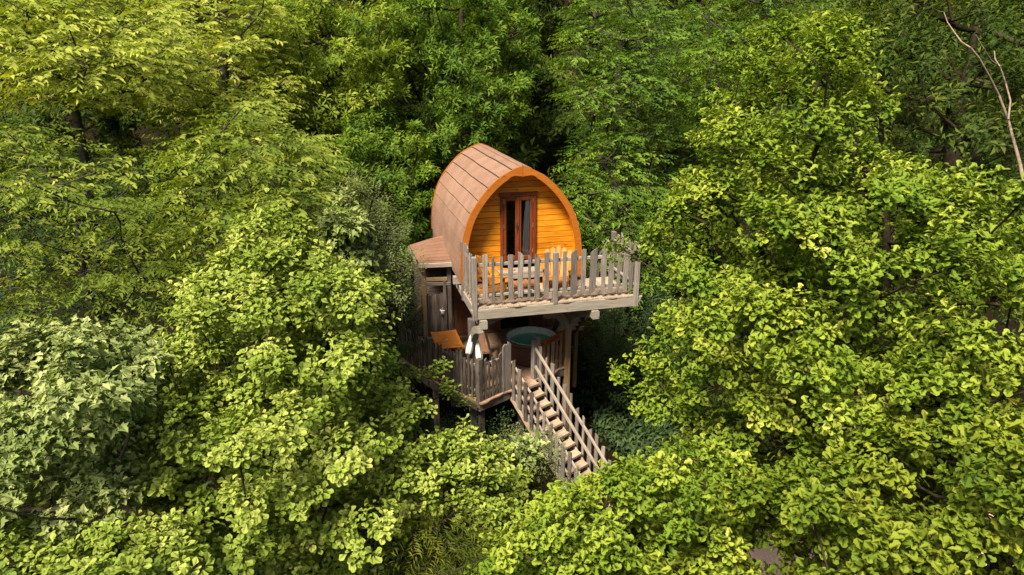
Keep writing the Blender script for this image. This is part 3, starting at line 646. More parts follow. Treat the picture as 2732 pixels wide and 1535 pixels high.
lathe("rim", buck, [(.068, .165), (.076, .168), (.076, .182), (.066, .182)], "towel", Matrix.Translation((-.42, 2.99, 3.55)), 20)
beam("bracket", buck, (-.42, 3.07, 3.74), (-.42, 2.97, 3.80), .02, .015, "steel", (1, 0, 0), ch=.003)

# ------------------------------------------------------------------ furniture
tub = thing("hot_tub", (1.80, 1.98, ZL), "round brown hot tub filled with turquoise water on the lower terrace", "hot tub")
TM = Matrix.Translation((1.80, 1.98, ZL))
lathe("shell", tub, [(.0, .0), (.60, .0), (.615, .05), (.655, .55), (.70, .59), (.705, .64), (.675, .65)], "tub_shell", TM)
lathe("liner", tub, [(.676, .651), (.655, .662), (.635, .65), (.60, .40), (.55, .12), (0, .10)], "tub_liner", TM)
lathe("band", tub, [(.660, .47), (.670, .475), (.673, .51), (.662, .515)], "tub_shell", TM)
lathe("water", tub, [(.0, .49), (.615, .49)], "water", TM)

table = thing("slatted_table", (-.45, 2.18, ZL), "orange slatted garden table on the lower terrace by the grey wall", "table")
tz = 3.2
for a, b_ in (((-.80, 1.58), (-.80, 2.79)), ((-.11, 1.58), (-.11, 2.79))): beam("frame", table, (a[0] + (.035 if a[0] < -.5 else -.035), a[1], tz - .012), (b_[0] + (.035 if a[0] < -.5 else -.035), b_[1], tz - .012), .07, .028, "teak", (1, 0, 0), ch=.004)
yy = 1.60
while yy < 2.76: board("slat", table, (-.732, yy + .038, tz - .012), (-.178, yy + .038, tz - .012), .074, .022, "teak", (0, 1, 0), n=2, jit=.001); yy += .084
for xx in (-.74, -.17):
    for yy in (1.66, 2.70): beam("leg", table, (xx, yy, ZL), (xx, yy, tz - .03), .05, .05, "teak", (1, 0, 0), ch=.005)
lathe("parasol_cap", table, [(0, .012), (.03, .012), (.036, 0), (.036, -.01)], "steel", Matrix.Translation((-.455, 2.18, tz)), 16)

lounge = thing("rattan_chair", (.45, 2.0, ZL), "brown woven lounge chair with dark frame behind the hanging towels", "chair")
sv = [(.22, 1.75), (.60, 1.75), (.60, 2.30), (.22, 2.30)]
prism("seat", lounge, sv, .06, "rattan", Matrix.Translation((0, 0, ZL + .36)))
for xx in (.20, .62): board("arm", lounge, (xx, 1.62, ZL + .34), (xx, 2.42, ZL + .74), .045, .05, "black_iron", (0, 0, 1), n=3)
board("backrest", lounge, (.41, 2.28, ZL + .38), (.41, 2.50, ZL + .86), .38, .04, "rattan", (1, 0, 0), n=3, jit=.006)
for xx in (.22, .60):
    for yy in (1.70, 2.32): beam("leg", lounge, (xx, yy, ZL), (xx, yy, ZL + .38), .04, .04, "black_iron", (1, 0, 0), ch=.004)

def towel(top, L, w0, w1, lab, lean):
    v = []; f = []; n = 32; R = 12
    for r_ in range(R + 1):
        s = r_ / R; w = (w0 + (w1 - w0) * s ** .7) * (1 - .22 * max(0, s - .75) / .25)
        for i in range(n):
            a = 2 * math.pi * i / n; k = 1 + .22 * math.sin(a * 5 + s * 1.2) + .10 * math.sin(a * 9)
            v.append((w * math.cos(a) * k + lean[0] * s, w * .55 * math.sin(a) * k + lean[1] * s, -L * s + (.02 * math.sin(a * 5) if r_ == R else 0)))
    for r_ in range(R):
        for i in range(n): f.append((r_*n+i, r_*n+(i+1) % n, (r_+1)*n+(i+1) % n, (r_+1)*n+i))
    f += [tuple(range(n))[::-1], tuple(range(R * n, R * n + n))]
    me = mesh("towel", v, f)
    for p in me.polygons: p.use_smooth = True
    o = link("towel", me, "towel", None, Matrix.Translation(top)); o["label"] = lab; o["category"] = "towel"; o["group"] = "white towels on the terrace post"
towel((-.10, .46, 3.98), .50, .025, .085, "white towel on the terrace post nearer the slatted table, hung higher", (-.10, 0))
towel((.03, .50, 3.80), .56, .025, .085, "white towel on the terrace post nearer the hot tub, hung lower", (.045, 0))

def adirondack(loc, rz, lab):
    t_ = thing("garden_chair", loc, lab, "chair", "slatted garden chairs on the upper deck"); R = Matrix.Translation(loc) @ Matrix.Rotation(rz, 4, 'Z')
    P = lambda x, y, z: R @ Vector((x, y, z)); D = lambda x, y, z: R.to_3x3() @ Vector((x, y, z))
    m = "chair_oak"                                       # the chair faces local -y
    for k in range(5):
        x0 = (k - 2) * .105; sp = (k - 2) * .05
        board("back_slat", t_, P(x0, .14, .22), P(x0 + sp * .8, .50, .93 - abs(k - 2) * .05), .09, .02, m, D(1, 0, 0), n=2, top=(-.03, .015, -.03), taper=1.12)
    for k in range(6): board("seat_slat", t_, P(-.27, -.30 + k * .085, .375 - k * .024), P(.27, -.30 + k * .085, .375 - k * .024), .075, .02, m, D(0, 1, -.28), n=1)
    for s in (-1, 1):
        board("arm", t_, P(s * .33, -.38, .56), P(s * .33, .36, .54), .12, .022, m, D(1, 0, 0), n=2, top=(-.04, 0, -.04), bot=(.03, -.01, .03))
        beam("front_leg", t_, P(s * .305, -.28, 0), P(s * .305, -.28, .55), .09, .025, m, D(0, 1, 0), ch=.003)
        beam("rear_leg", t_, P(s * .275, -.36, .33), P(s * .275, .55, .02), .11, .025, m, D(0, 0, 1), ch=.003)
    board("back_brace", t_, P(-.32, .36, .52), P(.32, .36, .52), .06, .025, m, D(0, 0, 1), n=1)
    board("front_apron", t_, P(-.28, -.35, .33), P(.28, -.35, .33), .09, .022, m, D(0, 0, 1), n=1)
adirondack((.56, .78, ZD), math.radians(58), "slatted orange garden chair by the railing corner nearest the annex roof")
adirondack((2.14, .98, ZD), math.radians(-22), "slatted orange garden chair on the deck side away from the annex")
stool = thing("low_table", (1.2, .5, ZD), "low brown slatted table between the two garden chairs", "table")
for k in range(7): board("slat", stool, (.88 + k * .098, .28, ZD + .315), (.88 + k * .098, .76, ZD + .315), .088, .02, "stool_brown", (1, 0, 0), n=1)
for yy in (.31, .73): beam("apron", stool, (.86, yy, ZD + .265), (1.50, yy, ZD + .265), .07, .022, "stool_brown", (0, 0, 1), ch=.003)
for xx in (.87, 1.49):
    for yy in (.31, .73): beam("leg", stool, (xx, yy, ZD), (xx, yy, ZD + .30), .045, .045, "stool_brown", (1, 0, 0), ch=.004)
step = thing("door_step", (1.38, 1.50, ZD), "pale plank step in front of the cabin doors", "step")
for k in range(3): board("plank", step, (.78, 1.36 + k * .135, ZD + .34), (2.02, 1.36 + k * .135, ZD + .34), .128, .045, "rail_pale", (0, 1, 0), n=3, jit=.003)
board("fascia", step, (.80, 1.315, ZD + .255), (2.00, 1.315, ZD + .255), .11, .03, "rail_pale", (0, 0, 1), n=2)
for xx in (.86, 1.44, 1.95): beam("leg", step, (xx, 1.36, ZD), (xx, 1.36, ZD + .315), .09, .08, "rail_pale", (1, 0, 0))

# ------------------------------------------------------------------ foliage
def tri_mesh(name, verts, tris, tone=None):
    me = bpy.data.meshes.new(name); nv, ntr = len(verts), len(tris)
    me.vertices.add(nv); me.vertices.foreach_set("co", np.ascontiguousarray(verts, dtype=np.float32).ravel())
    me.loops.add(ntr * 3); me.loops.foreach_set("vertex_index", np.ascontiguousarray(tris, dtype=np.int32).ravel())
    me.polygons.add(ntr); me.polygons.foreach_set("loop_start", np.arange(0, ntr * 3, 3, dtype=np.int32))
    if tone is not None:
        a = me.attributes.new("tone", 'FLOAT', 'POINT'); a.data.foreach_set("value", np.ascontiguousarray(tone, dtype=np.float32))
    me.update(calc_edges=True); return me
def half_leaf(pts, tris, fold, curl):
    """mirror a half outline (x along the leaf, y to the side); first and last points lie on the midrib"""
    n = len(pts); P = [(x, y) for x, y in pts] + [(x, -y) for x, y in pts[1:-1]]
    idx = lambda i: i if i in (0, n - 1) else i + n - 2
    T = list(tris) + [(idx(a), idx(c), idx(b)) for a, b, c in tris]
    v = np.array([(x, y, fold * abs(y) - curl * x * x) for x, y in P], dtype=np.float32)
    return v, np.array(T, dtype=np.int32)
LEAF = {
    "oak": half_leaf([(0, 0), (.34, .27), (.47, .21), (.70, .40), (.92, .27), (1, 0)], [(0, 2, 1), (0, 5, 2), (2, 5, 3), (3, 5, 4)], .15, .18),
    "round": half_leaf([(0, 0), (.38, .22), (.66, .40), (.90, .28), (1, 0)], [(0, 2, 1), (0, 4, 2), (2, 4, 3)], .18, .2),
    "maple": half_leaf([(0.12, 0), (0, .30), (.26, .26), (.42, .58), (.55, .24), (.72, .26), (1, 0)], [(0, 2, 1), (0, 6, 2), (2, 4, 3), (2, 6, 4), (4, 6, 5)], .18, .28),
    "ovate": half_leaf([(0, 0), (.30, .31), (.70, .26), (1, 0)], [(0, 3, 1), (1, 3, 2)], .30, .28),
    "small": half_leaf([(0, 0), (.5, .30), (1, 0)], [(0, 2, 1)], .35, .15),
    "needle": half_leaf([(0, 0), (.4, .10), (1, 0)], [(0, 2, 1)], .2, .3),
}
def unit(a): return a / np.maximum(np.linalg.norm(a, axis=-1, keepdims=True), 1e-9)
UPV = np.array([0, 0, 1.0])
def sprays(lobes, cen, dens, flat, mode, inner, rg):
    """positions and directions of leafy shoots, in tufts over each bough: (P, axis, bough index, tuft tone)"""
    r = lobes[:, 3]; nsub = np.maximum(4, (r * 17).astype(int)); li = np.repeat(np.arange(len(lobes)), nsub); m = len(li)
    c = lobes[li, :3]; rr = lobes[li, 3:4]
    outw = unit(c - cen); d = unit(unit(rg.normal(size=(m, 3))) + UPV * (.85 if mode not in ('layer', 'frond') else .55) + outw * .4)
    f = np.where(rg.random((m, 1)) < inner, rg.uniform(.2, .7, (m, 1)), rg.uniform(.78, 1.12, (m, 1)))
    sub = c + d * rr * f * np.array([1, 1, flat]); tt = rg.random(m)
    cnt = np.maximum(3, (dens * r * r * 12.6 / nsub).astype(int)); per = np.repeat(cnt, nsub); per = np.maximum(2, (per * rg.uniform(.6, 1.4, m)).astype(int))
    si = np.repeat(np.arange(m), per); n = len(si); g = rg.normal(size=(n, 3))
    sr = np.clip(rr[si] * .215, .06, .26)
    if mode in ("layer", "frond"):
        P = sub[si] + g * sr * np.array([1.35, 1.35, .28]); P[:, 2] -= .35 * np.sum(((P - sub[si])[:, :2]) ** 2, 1) / sr[:, 0] * .35
        ax = unit(d[si] * np.array([.9, .9, .15]) + unit(g * np.array([1, 1, 0]) + 1e-6) * .8 + rg.normal(size=(n, 3)) * np.array([.2, .2, .12]) + np.array([0, 0, -.05]))
    else:
        P = sub[si] + g * sr * np.array([1, 1, .62])
        ax = unit(d[si] * .75 + unit(g) * .40 + UPV * (.50 if mode != "up" else 1.2) + rg.normal(size=(n, 3)) * .12)
    return P, ax, li[si], tt[si]
def leaves(P, ax, lt, mode, n, size, shoot, rg, lobe_tone, idx, tuft):
    S = len(P); tv, tt = LEAF[lt]
    k = np.arange(n)[None, :, None]; A = ax[:, None, :]
    ref = unit(np.cross(ax, UPV + rg.normal(size=(S, 3)) * .15))[:, None, :]; ref2 = np.cross(A, ref)
    st = rg.random((S, 1)) * .20 + lobe_tone[idx][:, None] * .35 + tuft[:, None] * .45
    sl = rg.uniform(.7, 1.25, (S, 1, 1)) * shoot
    if mode in ("layer", "frond"):
        s = (k + .5) / n; sg = np.where(k % 2 == 0, 1.0, -1.0)
        base = P[:, None, :] + A * (sl * s) + UPV * (-.18 * sl * s * s)
        last = (k == n - 1)
        d = unit(A * np.where(last, 1.2, .62) + ref * sg * np.where(last, 0, .85) + rg.normal(size=(S, n, 3)) * .16 + UPV * -.12)
        nrm = ref2 * np.sign(ref2[..., 2:3] + 1e-6) + A * .45 + rg.normal(size=(S, n, 3)) * .26
        sz = np.where(last, .9, .72 + .4 * np.sin(s * 2.6)) * np.ones((S, n, 1))
        tip = s * np.ones((S, n, 1))
    else:
        ph = k * 2.39996 + rg.random((S, 1, 1)) * 6.28; s = k / max(1, n - 1)
        th = np.radians(38 + 62 * (1 - s)) + rg.normal(size=(S, n, 1)) * .18
        rad = ref * np.cos(ph) + ref2 * np.sin(ph)
        base = P[:, None, :] + A * (sl * (s - .5)) + rad * (.02 if mode != "maple" else .09)
        d = unit(A * np.cos(th) + rad * np.sin(th) + UPV * (-.16 if mode != "maple" else -.30))
        nrm = A + UPV * .35 + rg.normal(size=(S, n, 3)) * .13
        sz = np.ones((S, n, 1)); tip = s * np.ones((S, n, 1))
    nrm = nrm - d * np.sum(nrm * d, -1, keepdims=True); nrm = unit(nrm); sd = np.cross(nrm, d)
    sz = sz * size * rg.uniform(.58, 1.18, (S, n, 1)); keep = rg.random((S, n)) > .14
    d = unit(d + rg.normal(size=d.shape) * .08); sd = unit(np.cross(nrm, d)); nrm = np.cross(d, sd)
    T = tv.astype(np.float32)
    vv = base[:, :, None, :] + sz[:, :, None, :] * (d[:, :, None, :] * T[:, 0:1] + sd[:, :, None, :] * T[:, 1:2] + nrm[:, :, None, :] * T[:, 2:3])
    vv = vv.reshape(S * n, len(T), 3)[keep.ravel()]; N = len(vv); vv = vv.reshape(-1, 3)
    tri = (np.arange(N, dtype=np.int32)[:, None, None] * len(T) + tt[None]).reshape(-1, 3)
    tone = np.clip(.75 * st[:, :, None] + .16 * rg.random((S, n, 1)) + .20 * tip - .04, 0, 1).reshape(-1)[keep.ravel()]
    return vv, tri, np.repeat(tone, len(T))
def tubes(edges, sides=6):
    """edges: rows of p0 p1 r0 r1"""
    E_ = np.array(edges, dtype=np.float64).reshape(-1, 8); p0, p1 = E_[:, :3], E_[:, 3:6]; d = unit(p1 - p0)
    h = np.where(np.abs(d[:, 2:3]) < .9, UPV, np.array([1.0, 0, 0])); a = unit(np.cross(d, h)); b = np.cross(d, a)
    an = 2 * np.pi * np.arange(sides) / sides; cs, sn = np.cos(an)[None, :, None], np.sin(an)[None, :, None]
    rad = a[:, None] * cs + b[:, None] * sn
    v = np.concatenate([p0[:, None] + rad * E_[:, 6][:, None, None], p1[:, None] + rad * E_[:, 7][:, None, None]], 1)
    t_ = []
    for j in range(sides):
        k = (j + 1) % sides; t_ += [(j, k, sides + k), (j, sides + k, sides + j)]
    T = (np.arange(len(E_))[:, None, None] * 2 * sides + np.array(t_)[None]).reshape(-1, 3)
    return v.reshape(-1, 3), T
def skeleton(base, top, lobes, r0, rg):
    """trunk plus limbs joining every bough to the nearest wood nearer the trunk; returns trunk and limb edges"""
    base, top = np.array(base, float), np.array(top, float); nT = 9; H = top - base
    nodes = [base + H * (i / nT) + (np.append(rg.normal(size=2) * .07 * np.linalg.norm(H) / 8, 0) if 0 < i else 0) for i in range(nT + 1)]
    par = [-1] + list(range(nT)); rad_min = [0] * len(nodes)
    ax = lambda p: base + H * np.clip(np.dot(p - base, H) / np.dot(H, H), 0, 1)
    order = sorted(range(len(lobes)), key=lambda i: np.linalg.norm(lobes[i, :3] - ax(lobes[i, :3])))
    for i in order:
        c = lobes[i, :3]; N = np.array(nodes); D = np.linalg.norm(N - c, axis=1) + np.maximum(0, N[:, 2] - c[2] + .2) * 1.2
        D[:2] += 5; j = int(np.argmin(D)); p = N[j]
        m1 = p * .6 + c * .4 + rg.normal(size=3) * .05 * np.linalg.norm(c - p); m1[2] -= .04 * np.linalg.norm(c - p)
        nodes.append(m1); par.append(j); nodes.append(c); par.append(len(nodes) - 2)
    n = len(nodes); w = np.zeros(n); w[nT:] = .25
    for i in range(n - 1, 0, -1): w[par[i]] += max(w[i], .25)
    r = np.clip(r0 * np.sqrt(w / w[0]), .012, None); r[0] *= 1.25
    tr, li = [], []
    for i in range(1, n):
        row = (*nodes[par[i]], *nodes[i], min(r[par[i]], r[i] * 1.6) if i > nT else r[par[i]], r[i]); (tr if i <= nT else li).append(row)
    return tr, li
def inside(poly, x, y):
    c = False; n = len(poly); j = n - 1
    for i in range(n):
        xi, yi = poly[i]; xj, yj = poly[j]
        if (yi > y) != (yj > y) and x < (xj - xi) * (y - yi) / (yj - yi) + xi: c = not c
        j = i
    return c
def edge_dist(poly, x, y):
    best = 1e9; n = len(poly)
    for i in range(n):
        ax, ay = poly[i]; bx, by = poly[(i + 1) % n]; dx, dy = bx - ax, by - ay
        s = max(0, min(1, ((x - ax) * dx + (y - ay) * dy) / (dx * dx + dy * dy + 1e-9))); best = min(best, math.hypot(x - ax - s * dx, y - ay - s * dy))
    return best
def ell(x0, x1, y0, y1, k=14, wob=.1, seed=0):
    r = random.Random(seed); return [((x0+x1)/2 + (x1-x0)/2*math.cos(6.2832*i/k)*(1+r.uniform(-wob, wob)), (y0+y1)/2 + (y1-y0)/2*math.sin(6.2832*i/k)*(1+r.uniform(-wob, wob))) for i in range(k)]
NTRI = [0]
SPEC = {  # leaf, arrangement, leaves per shoot, shoot length, material, bark
    "oak": ("oak", "rosette", 9, .16, "leaf_oak", "bark_oak"), "oak_rust": ("oak", "rosette", 9, .16, "leaf_oak_rust", "bark_oak"),
    "young_oak": ("round", "rosette", 10, .16, "leaf_young_oak", "bark_oak"),
    "maple": ("maple", "maple", 8, .26, "leaf_maple", "bark_grey"), "hornbeam": ("ovate", "layer", 11, .55, "leaf_hornbeam", "bark_grey"),
    "hornbeam_gold": ("ovate", "layer", 11, .55, "leaf_hornbeam_gold", "bark_grey"),
    "alder": ("small", "rosette", 11, .20, "leaf_alder", "bark_oak"), "deep": ("small", "rosette", 11, .20, "leaf_deep", "bark_oak"), "beech": ("ovate", "layer", 9, .5, "leaf_beech", "bark_grey"),
    "hawthorn": ("small", "up", 16, .45, "leaf_hawthorn", "bark_grey"), "dark_shrub": ("small", "rosette", 12, .3, "leaf_dark_shrub", "bark_oak"),
    "yew": ("needle", "frond", 22, .6, "leaf_yew", "bark_oak"), "far": ("small", "rosette", 9, .35, "leaf_far", "bark_oak"),
}
def tree(name, label, cat, spec, poly, depth, nl, lr, size, dens, thick=2.0, flat=.66, inner=.22, seed=1, r0=.16, extra=(), slope=(0, 0), base_px=None, group=None, hole=None, top_px=None, clu=None):
    rg = np.random.default_rng(seed); rd = random.Random(seed); lt, mode, nlv, shoot, mat, bark = SPEC[spec]
    xs_ = [p[0] for p in poly]; ys_ = [p[1] for p in poly]; px0, px1, py0, py1 = min(xs_), max(xs_), min(ys_), max(ys_); mx, my = (px0+px1)/2, (py0+py1)/2
    L = []; tries = 0; K = []; cr = clu or (lr[1] * 1.55)
    def dmid(x, y): return depth + slope[0] * (x - mx) / 1000 + slope[1] * (y - my) / 1000
    while len(K) < max(4, nl // 5) and tries < nl * 30:          # main limbs
        tries += 1; x, y = rd.uniform(px0, px1), rd.uniform(py0, py1)
        if not inside(poly, x, y): continue
        D0 = dmid(x, y); bd = edge_dist(poly, x, y) / FPX * D0
        if bd < cr * .35: continue
        T = min(thick, .3 + bd * .9); q = rd.random(); c = at(x, y, D0 + (T * rd.uniform(-1, -.4) if q < .62 else T * rd.uniform(-.4, 1)))
        if any(np.linalg.norm((c - k) * np.array([1, 1, 1.45])) < cr * 1.18 for k in K): continue
        K.append(c)
    tries = 0
    while len(L) < nl and tries < nl * 40:                       # boughs round each limb
        tries += 1; k = rd.choice(K); g_ = np.array([rd.gauss(0, 1) for _ in range(3)]) * np.array([.55, .55, .34]) * cr; c = k + g_
        x, y, dz = project(c[None])[0]
        if not inside(poly, x, y): continue
        r = rd.uniform(*lr) * (.72 + .5 * math.exp(-float(np.dot(g_, g_)) / cr ** 2)); bd = edge_dist(poly, x, y) / FPX * dz
        r = min(r, max(.5 * lr[0], bd * .95))
        if bd < r * .7 or c[2] < terrain(c[0], c[1]) + .3: continue
        if any((c[0]-l[0])**2 + (c[1]-l[1])**2 + (c[2]-l[2])**2 < (.60 * (r + l[3]))**2 for l in L): continue
        L.append((*c, r))
    for (x, y, d, r) in extra: L.append((*at(x, y, d), r))
    L = np.array(L); cen = L[:, :3].mean(0)
    if base_px is not None: b = at(*base_px); bx, by = b[0], b[1]
    else: bx, by = cen[0] + rg.normal() * .3, cen[1] + .5
    bz = terrain(bx, by) - .15; topz = cen[2] + .45 * (L[:, 2].max() - cen[2])
    tx, ty = (cen[0] + bx) / 2, (cen[1] + by) / 2
    P, ax, idx, tuft = sprays(L, cen, dens, flat, mode, inner, rg)
    if hole is not None:
        q = project(P); P_ok = np.ones(len(P), bool)
        for hx, hy, ha, hb in hole: P_ok &= ((q[:, 0] - hx) / ha) ** 2 + ((q[:, 1] - hy) / hb) ** 2 > 1
        P, ax, idx, tuft = P[P_ok], ax[P_ok], idx[P_ok], tuft[P_ok]
    q = project(P); keep = (q[:, 2] > 1.5); P, ax, idx, tuft = P[keep], ax[keep], idx[keep], tuft[keep]
    lobe_tone = rg.random(len(L))
    v, t_, tone = leaves(P, ax, lt, mode, nlv, size, shoot, rg, lobe_tone, idx, tuft)
    base = np.array([bx, by, bz + .15]); o = thing(name, tuple(base), label, cat, group)
    tr, li = skeleton((bx, by, bz), (tx, ty, max(topz, bz + 1.0)), L, r0, rg)
    M = Matrix.Translation(base)
    tv_, tt_ = tubes(tr, 9); link("trunk", tri_mesh("trunk", tv_ - base, tt_), bark, o, M); NTRI[0] += len(tt_)
    # twigs from each bough to its shoots
    tw = [(*L[i, :3], *p, .008, .003) for i, p in zip(idx[::6], P[::6])]
    lv, lt2 = tubes(li, 5); wv, wt = tubes(tw, 3)
    link("branches", tri_mesh("branches", np.concatenate([lv, wv]) - base, np.concatenate([lt2, wt + len(lv)])), bark, o, M, kind="stuff")
    link("crown", tri_mesh("crown", v - base, t_, tone), mat, o, M, kind="stuff"); NTRI[0] += len(t_) + len(lt2) + len(wt)
    print("TREE", name, len(L), "boughs", len(P), "shoots", len(t_), "tris", "base", [round(float(k), 1) for k in base])
    return o
# --- foreground
tree("oak_tree", "large yellow green oak whose boughs reach the deck railing", "tree", "oak",
     [(2330, 40), (2230, 20), (2080, 60), (1950, 110), (1880, 240), (1880, 330), (1850, 430), (1790, 520), (1740, 600), (1690, 660), (1700, 720), (1790, 760), (1770, 830), (1730, 900), (1690, 960), (1720, 1030), (1690, 1090), (1720, 1180), (1850, 1230), (2060, 1280), (2300, 1220), (2500, 1160), (2860, 1080), (2880, 470), (2640, 420), (2480, 470), (2400, 350), (2340, 200)],
     9.6, 245, (.40, .66), .100, 14.4, thick=2.2, slope=(-3.4, -1.2), seed=11, r0=.17, inner=.26, base_px=(2420, 1300, 10.2),
     extra=[(1668, 668, 13.2, .30), (1700, 690, 13.0, .36), (1650, 1002, 12.0, .13), (1672, 1008, 12.0, .17), (1700, 1085, 11.6, .3)])
tree("oak_tree", "bushy oak with orange tinged shoots growing over the gravel path", "tree", "oak_rust",
     [(2080, 1260), (2330, 1130), (2620, 1080), (2860, 1120), (2880, 1600), (2060, 1620), (2050, 1530), (2060, 1440), (1960, 1400), (1950, 1280)],
     7.4, 135, (.32, .52), .096, 16.5, thick=1.3, slope=(-1.0, -1.4), seed=12, r0=.11, inner=.3, base_px=(2520, 1500, 8.2), hole=[(2045, 1492, 60, 32)])
tree("oak_tree", "low oak at the foot of the stair hiding its last steps", "tree", "oak",
     [(1240, 1640), (1300, 1480), (1330, 1400), (1420, 1345), (1490, 1310), (1590, 1285), (1680, 1220), (1850, 1180), (2040, 1230), (2060, 1400), (2030, 1500), (2060, 1640)],
     8.6, 112, (.30, .50), .100, 17.5, thick=1.1, slope=(0, -2.2), seed=13, r0=.10, inner=.28, base_px=(1680, 1560, 9.2), hole=[(2045, 1492, 60, 32)])
tree("oak_sapling", "young oak in full light covering the far part of the terrace fence", "tree", "young_oak",
     [(742, 535), (700, 570), (620, 660), (520, 730), (450, 830), (400, 930), (370, 1050), (340, 1180), (380, 1330), (470, 1440), (640, 1560), (900, 1600), (1080, 1480), (1090, 1340), (1090, 1230), (1130, 1140), (1150, 1080), (1110, 1010), (1050, 960), (1030, 900), (1060, 850), (1040, 790), (990, 740), (910, 690), (850, 640), (800, 570)],
     10.6, 180, (.34, .58), .096, 21, thick=2.0, slope=(1.4, -1.8), seed=14, r0=.11, base_px=(740, 1500, 11.2),
     extra=[(1225, 1085, 13.0, .12), (1190, 1050, 12.8, .18), (1175, 985, 13.4, .10), (1140, 1005, 13.2, .16), (742, 555, 10.6, .24), (705, 610, 10.4, .34), (785, 630, 10.5, .32), (650, 680, 10.3, .36), (745, 700, 10.0, .42), (830, 700, 10.3, .36), (600, 740, 10.2, .36), (905, 750, 10.4, .34), (690, 790, 9.8, .45), (520, 800, 10.2, .34)])
tree("oak_sapling", "small oak sapling spreading low in front of the shrubs below the stair", "tree", "young_oak",
     [(1000, 1260), (1080, 1200), (1180, 1165), (1260, 1155), (1340, 1195), (1400, 1260), (1390, 1350), (1300, 1400), (1150, 1400), (1020, 1350)],
     10.4, 75, (.22, .36), .092, 23, thick=.8, seed=15, r0=.07, extra=[(1240, 1160, 10.6, .16)])
tree("maple_tree", "pale blue green maple with star leaves beside the young oak", "tree", "maple",
     [(-80, 950), (30, 900), (130, 880), (250, 870), (360, 880), (440, 920), (420, 1000), (380, 1090), (350, 1200), (380, 1320), (300, 1420), (120, 1460), (-90, 1480)],
     8.9, 75, (.32, .52), .11, 20, thick=1.4, slope=(.5, -1.2), seed=16, r0=.12, base_px=(150, 1500, 9.4))
tree("oak_sapling", "low spreading oak under the maple", "tree", "young_oak",
     [(-80, 1380), (80, 1360), (300, 1400), (480, 1400), (560, 1480), (540, 1640), (-90, 1640)], 7.8, 50, (.26, .42), .088, 22, thick=.8, seed=17, r0=.08)
tree("yew_bush", "feathery dark yew between the two oaks", "bush", "yew",
     [(1080, 1400), (1160, 1340), (1260, 1310), (1340, 1360), (1350, 1480), (1330, 1640), (1020, 1640), (1040, 1480)], 9.6, 40, (.26, .42), .12, 16, thick=.8, flat=.6, seed=18, r0=.08)
tree("hawthorn_bush", "grey green fine leaved bush beside the stair", "bush", "hawthorn",
     [(1300, 1230), (1350, 1160), (1420, 1140), (1480, 1180), (1500, 1250), (1490, 1320), (1380, 1330)], 12.2, 26, (.24, .40), .055, 20, thick=.7, seed=19, r0=.05)
tree("maple_sapling", "maple sapling with a few star leaves in front of the grey green bush", "bush", "maple",
     [(1350, 1190), (1400, 1170), (1440, 1210), (1430, 1290), (1370, 1290)], 11.2, 7, (.18, .26), .15, 16, thick=.25, seed=20, r0=.03)
tree("undergrowth_bush", "dark bush in the shade below the lower terrace", "bush", "dark_shrub",
     [(1120, 1160), (1170, 1100), (1260, 1110), (1320, 1130), (1370, 1170), (1330, 1240), (1150, 1260)], 13.6, 26, (.26, .42), .065, 20, thick=.8, seed=21, r0=.05,
     extra=[(1345, 1125, 13.6, .14), (1340, 1160, 13.6, .2)])
# --- middle distance, left
tree("hornbeam_tree", "pale hornbeam with drooping sprays behind the young oak", "tree", "hornbeam",
     [(640, 240), (720, 300), (800, 380), (870, 430), (880, 520), (820, 600), (780, 700), (650, 760), (500, 720), (440, 600), (450, 480), (520, 350)],
     14.2, 75, (.42, .70), .135, 9, thick=1.8, flat=.6, seed=22, r0=.09)
tree("hawthorn_tree", "fine leaved grey green hawthorn tree beside the annex roof", "tree", "hawthorn",
     [(930, 450), (990, 440), (1040, 500), (1060, 570), (1110, 640), (1120, 760), (1110, 860), (1000, 900), (900, 850), (860, 700), (870, 560)],
     15.0, 56, (.30, .50), .065, 18, thick=1.1, seed=23, r0=.10)
tree("maple_sapling", "slim maple sapling rising in front of the hawthorn", "tree", "maple",
     [(880, 510), (920, 500), (960, 600), (1000, 680), (1030, 780), (980, 840), (900, 800), (870, 660)], 13.4, 20, (.22, .36), .145, 14, thick=.4, seed=24, r0=.05)
tree("hornbeam_tree", "hornbeam in layered sprays behind the pale maple", "tree", "hornbeam",
     [(-120, 300), (60, 280), (240, 330), (380, 420), (470, 520), (480, 700), (440, 860), (300, 930), (-120, 950)],
     14.0, 66, (.36, .60), .115, 10.5, thick=2.0, flat=.40, clu=1.3, seed=25, r0=.08)
tree("hornbeam_tree", "golden hornbeam catching the sun, tallest of the layered ones", "tree", "hornbeam_gold",
     [(-120, -80), (200, -80), (420, -60), (480, 80), (470, 200), (420, 290), (300, 310), (100, 290), (-120, 280)],
     17.0, 120, (.5, .85), .15, 7.5, thick=2.4, flat=.5, seed=26, r0=.11)
tree("holly_bush", "dark leafy bush added as shade fill behind the layered hornbeam", "bush", "dark_shrub", ell(-120, 560, 380, 1000, seed=12), 17.0, 70, (.55, .85), .13, 9, thick=1.0, seed=44, r0=.1)  # added bush: dark foliage fills the hornbeam's gaps with shade, hides lit trees
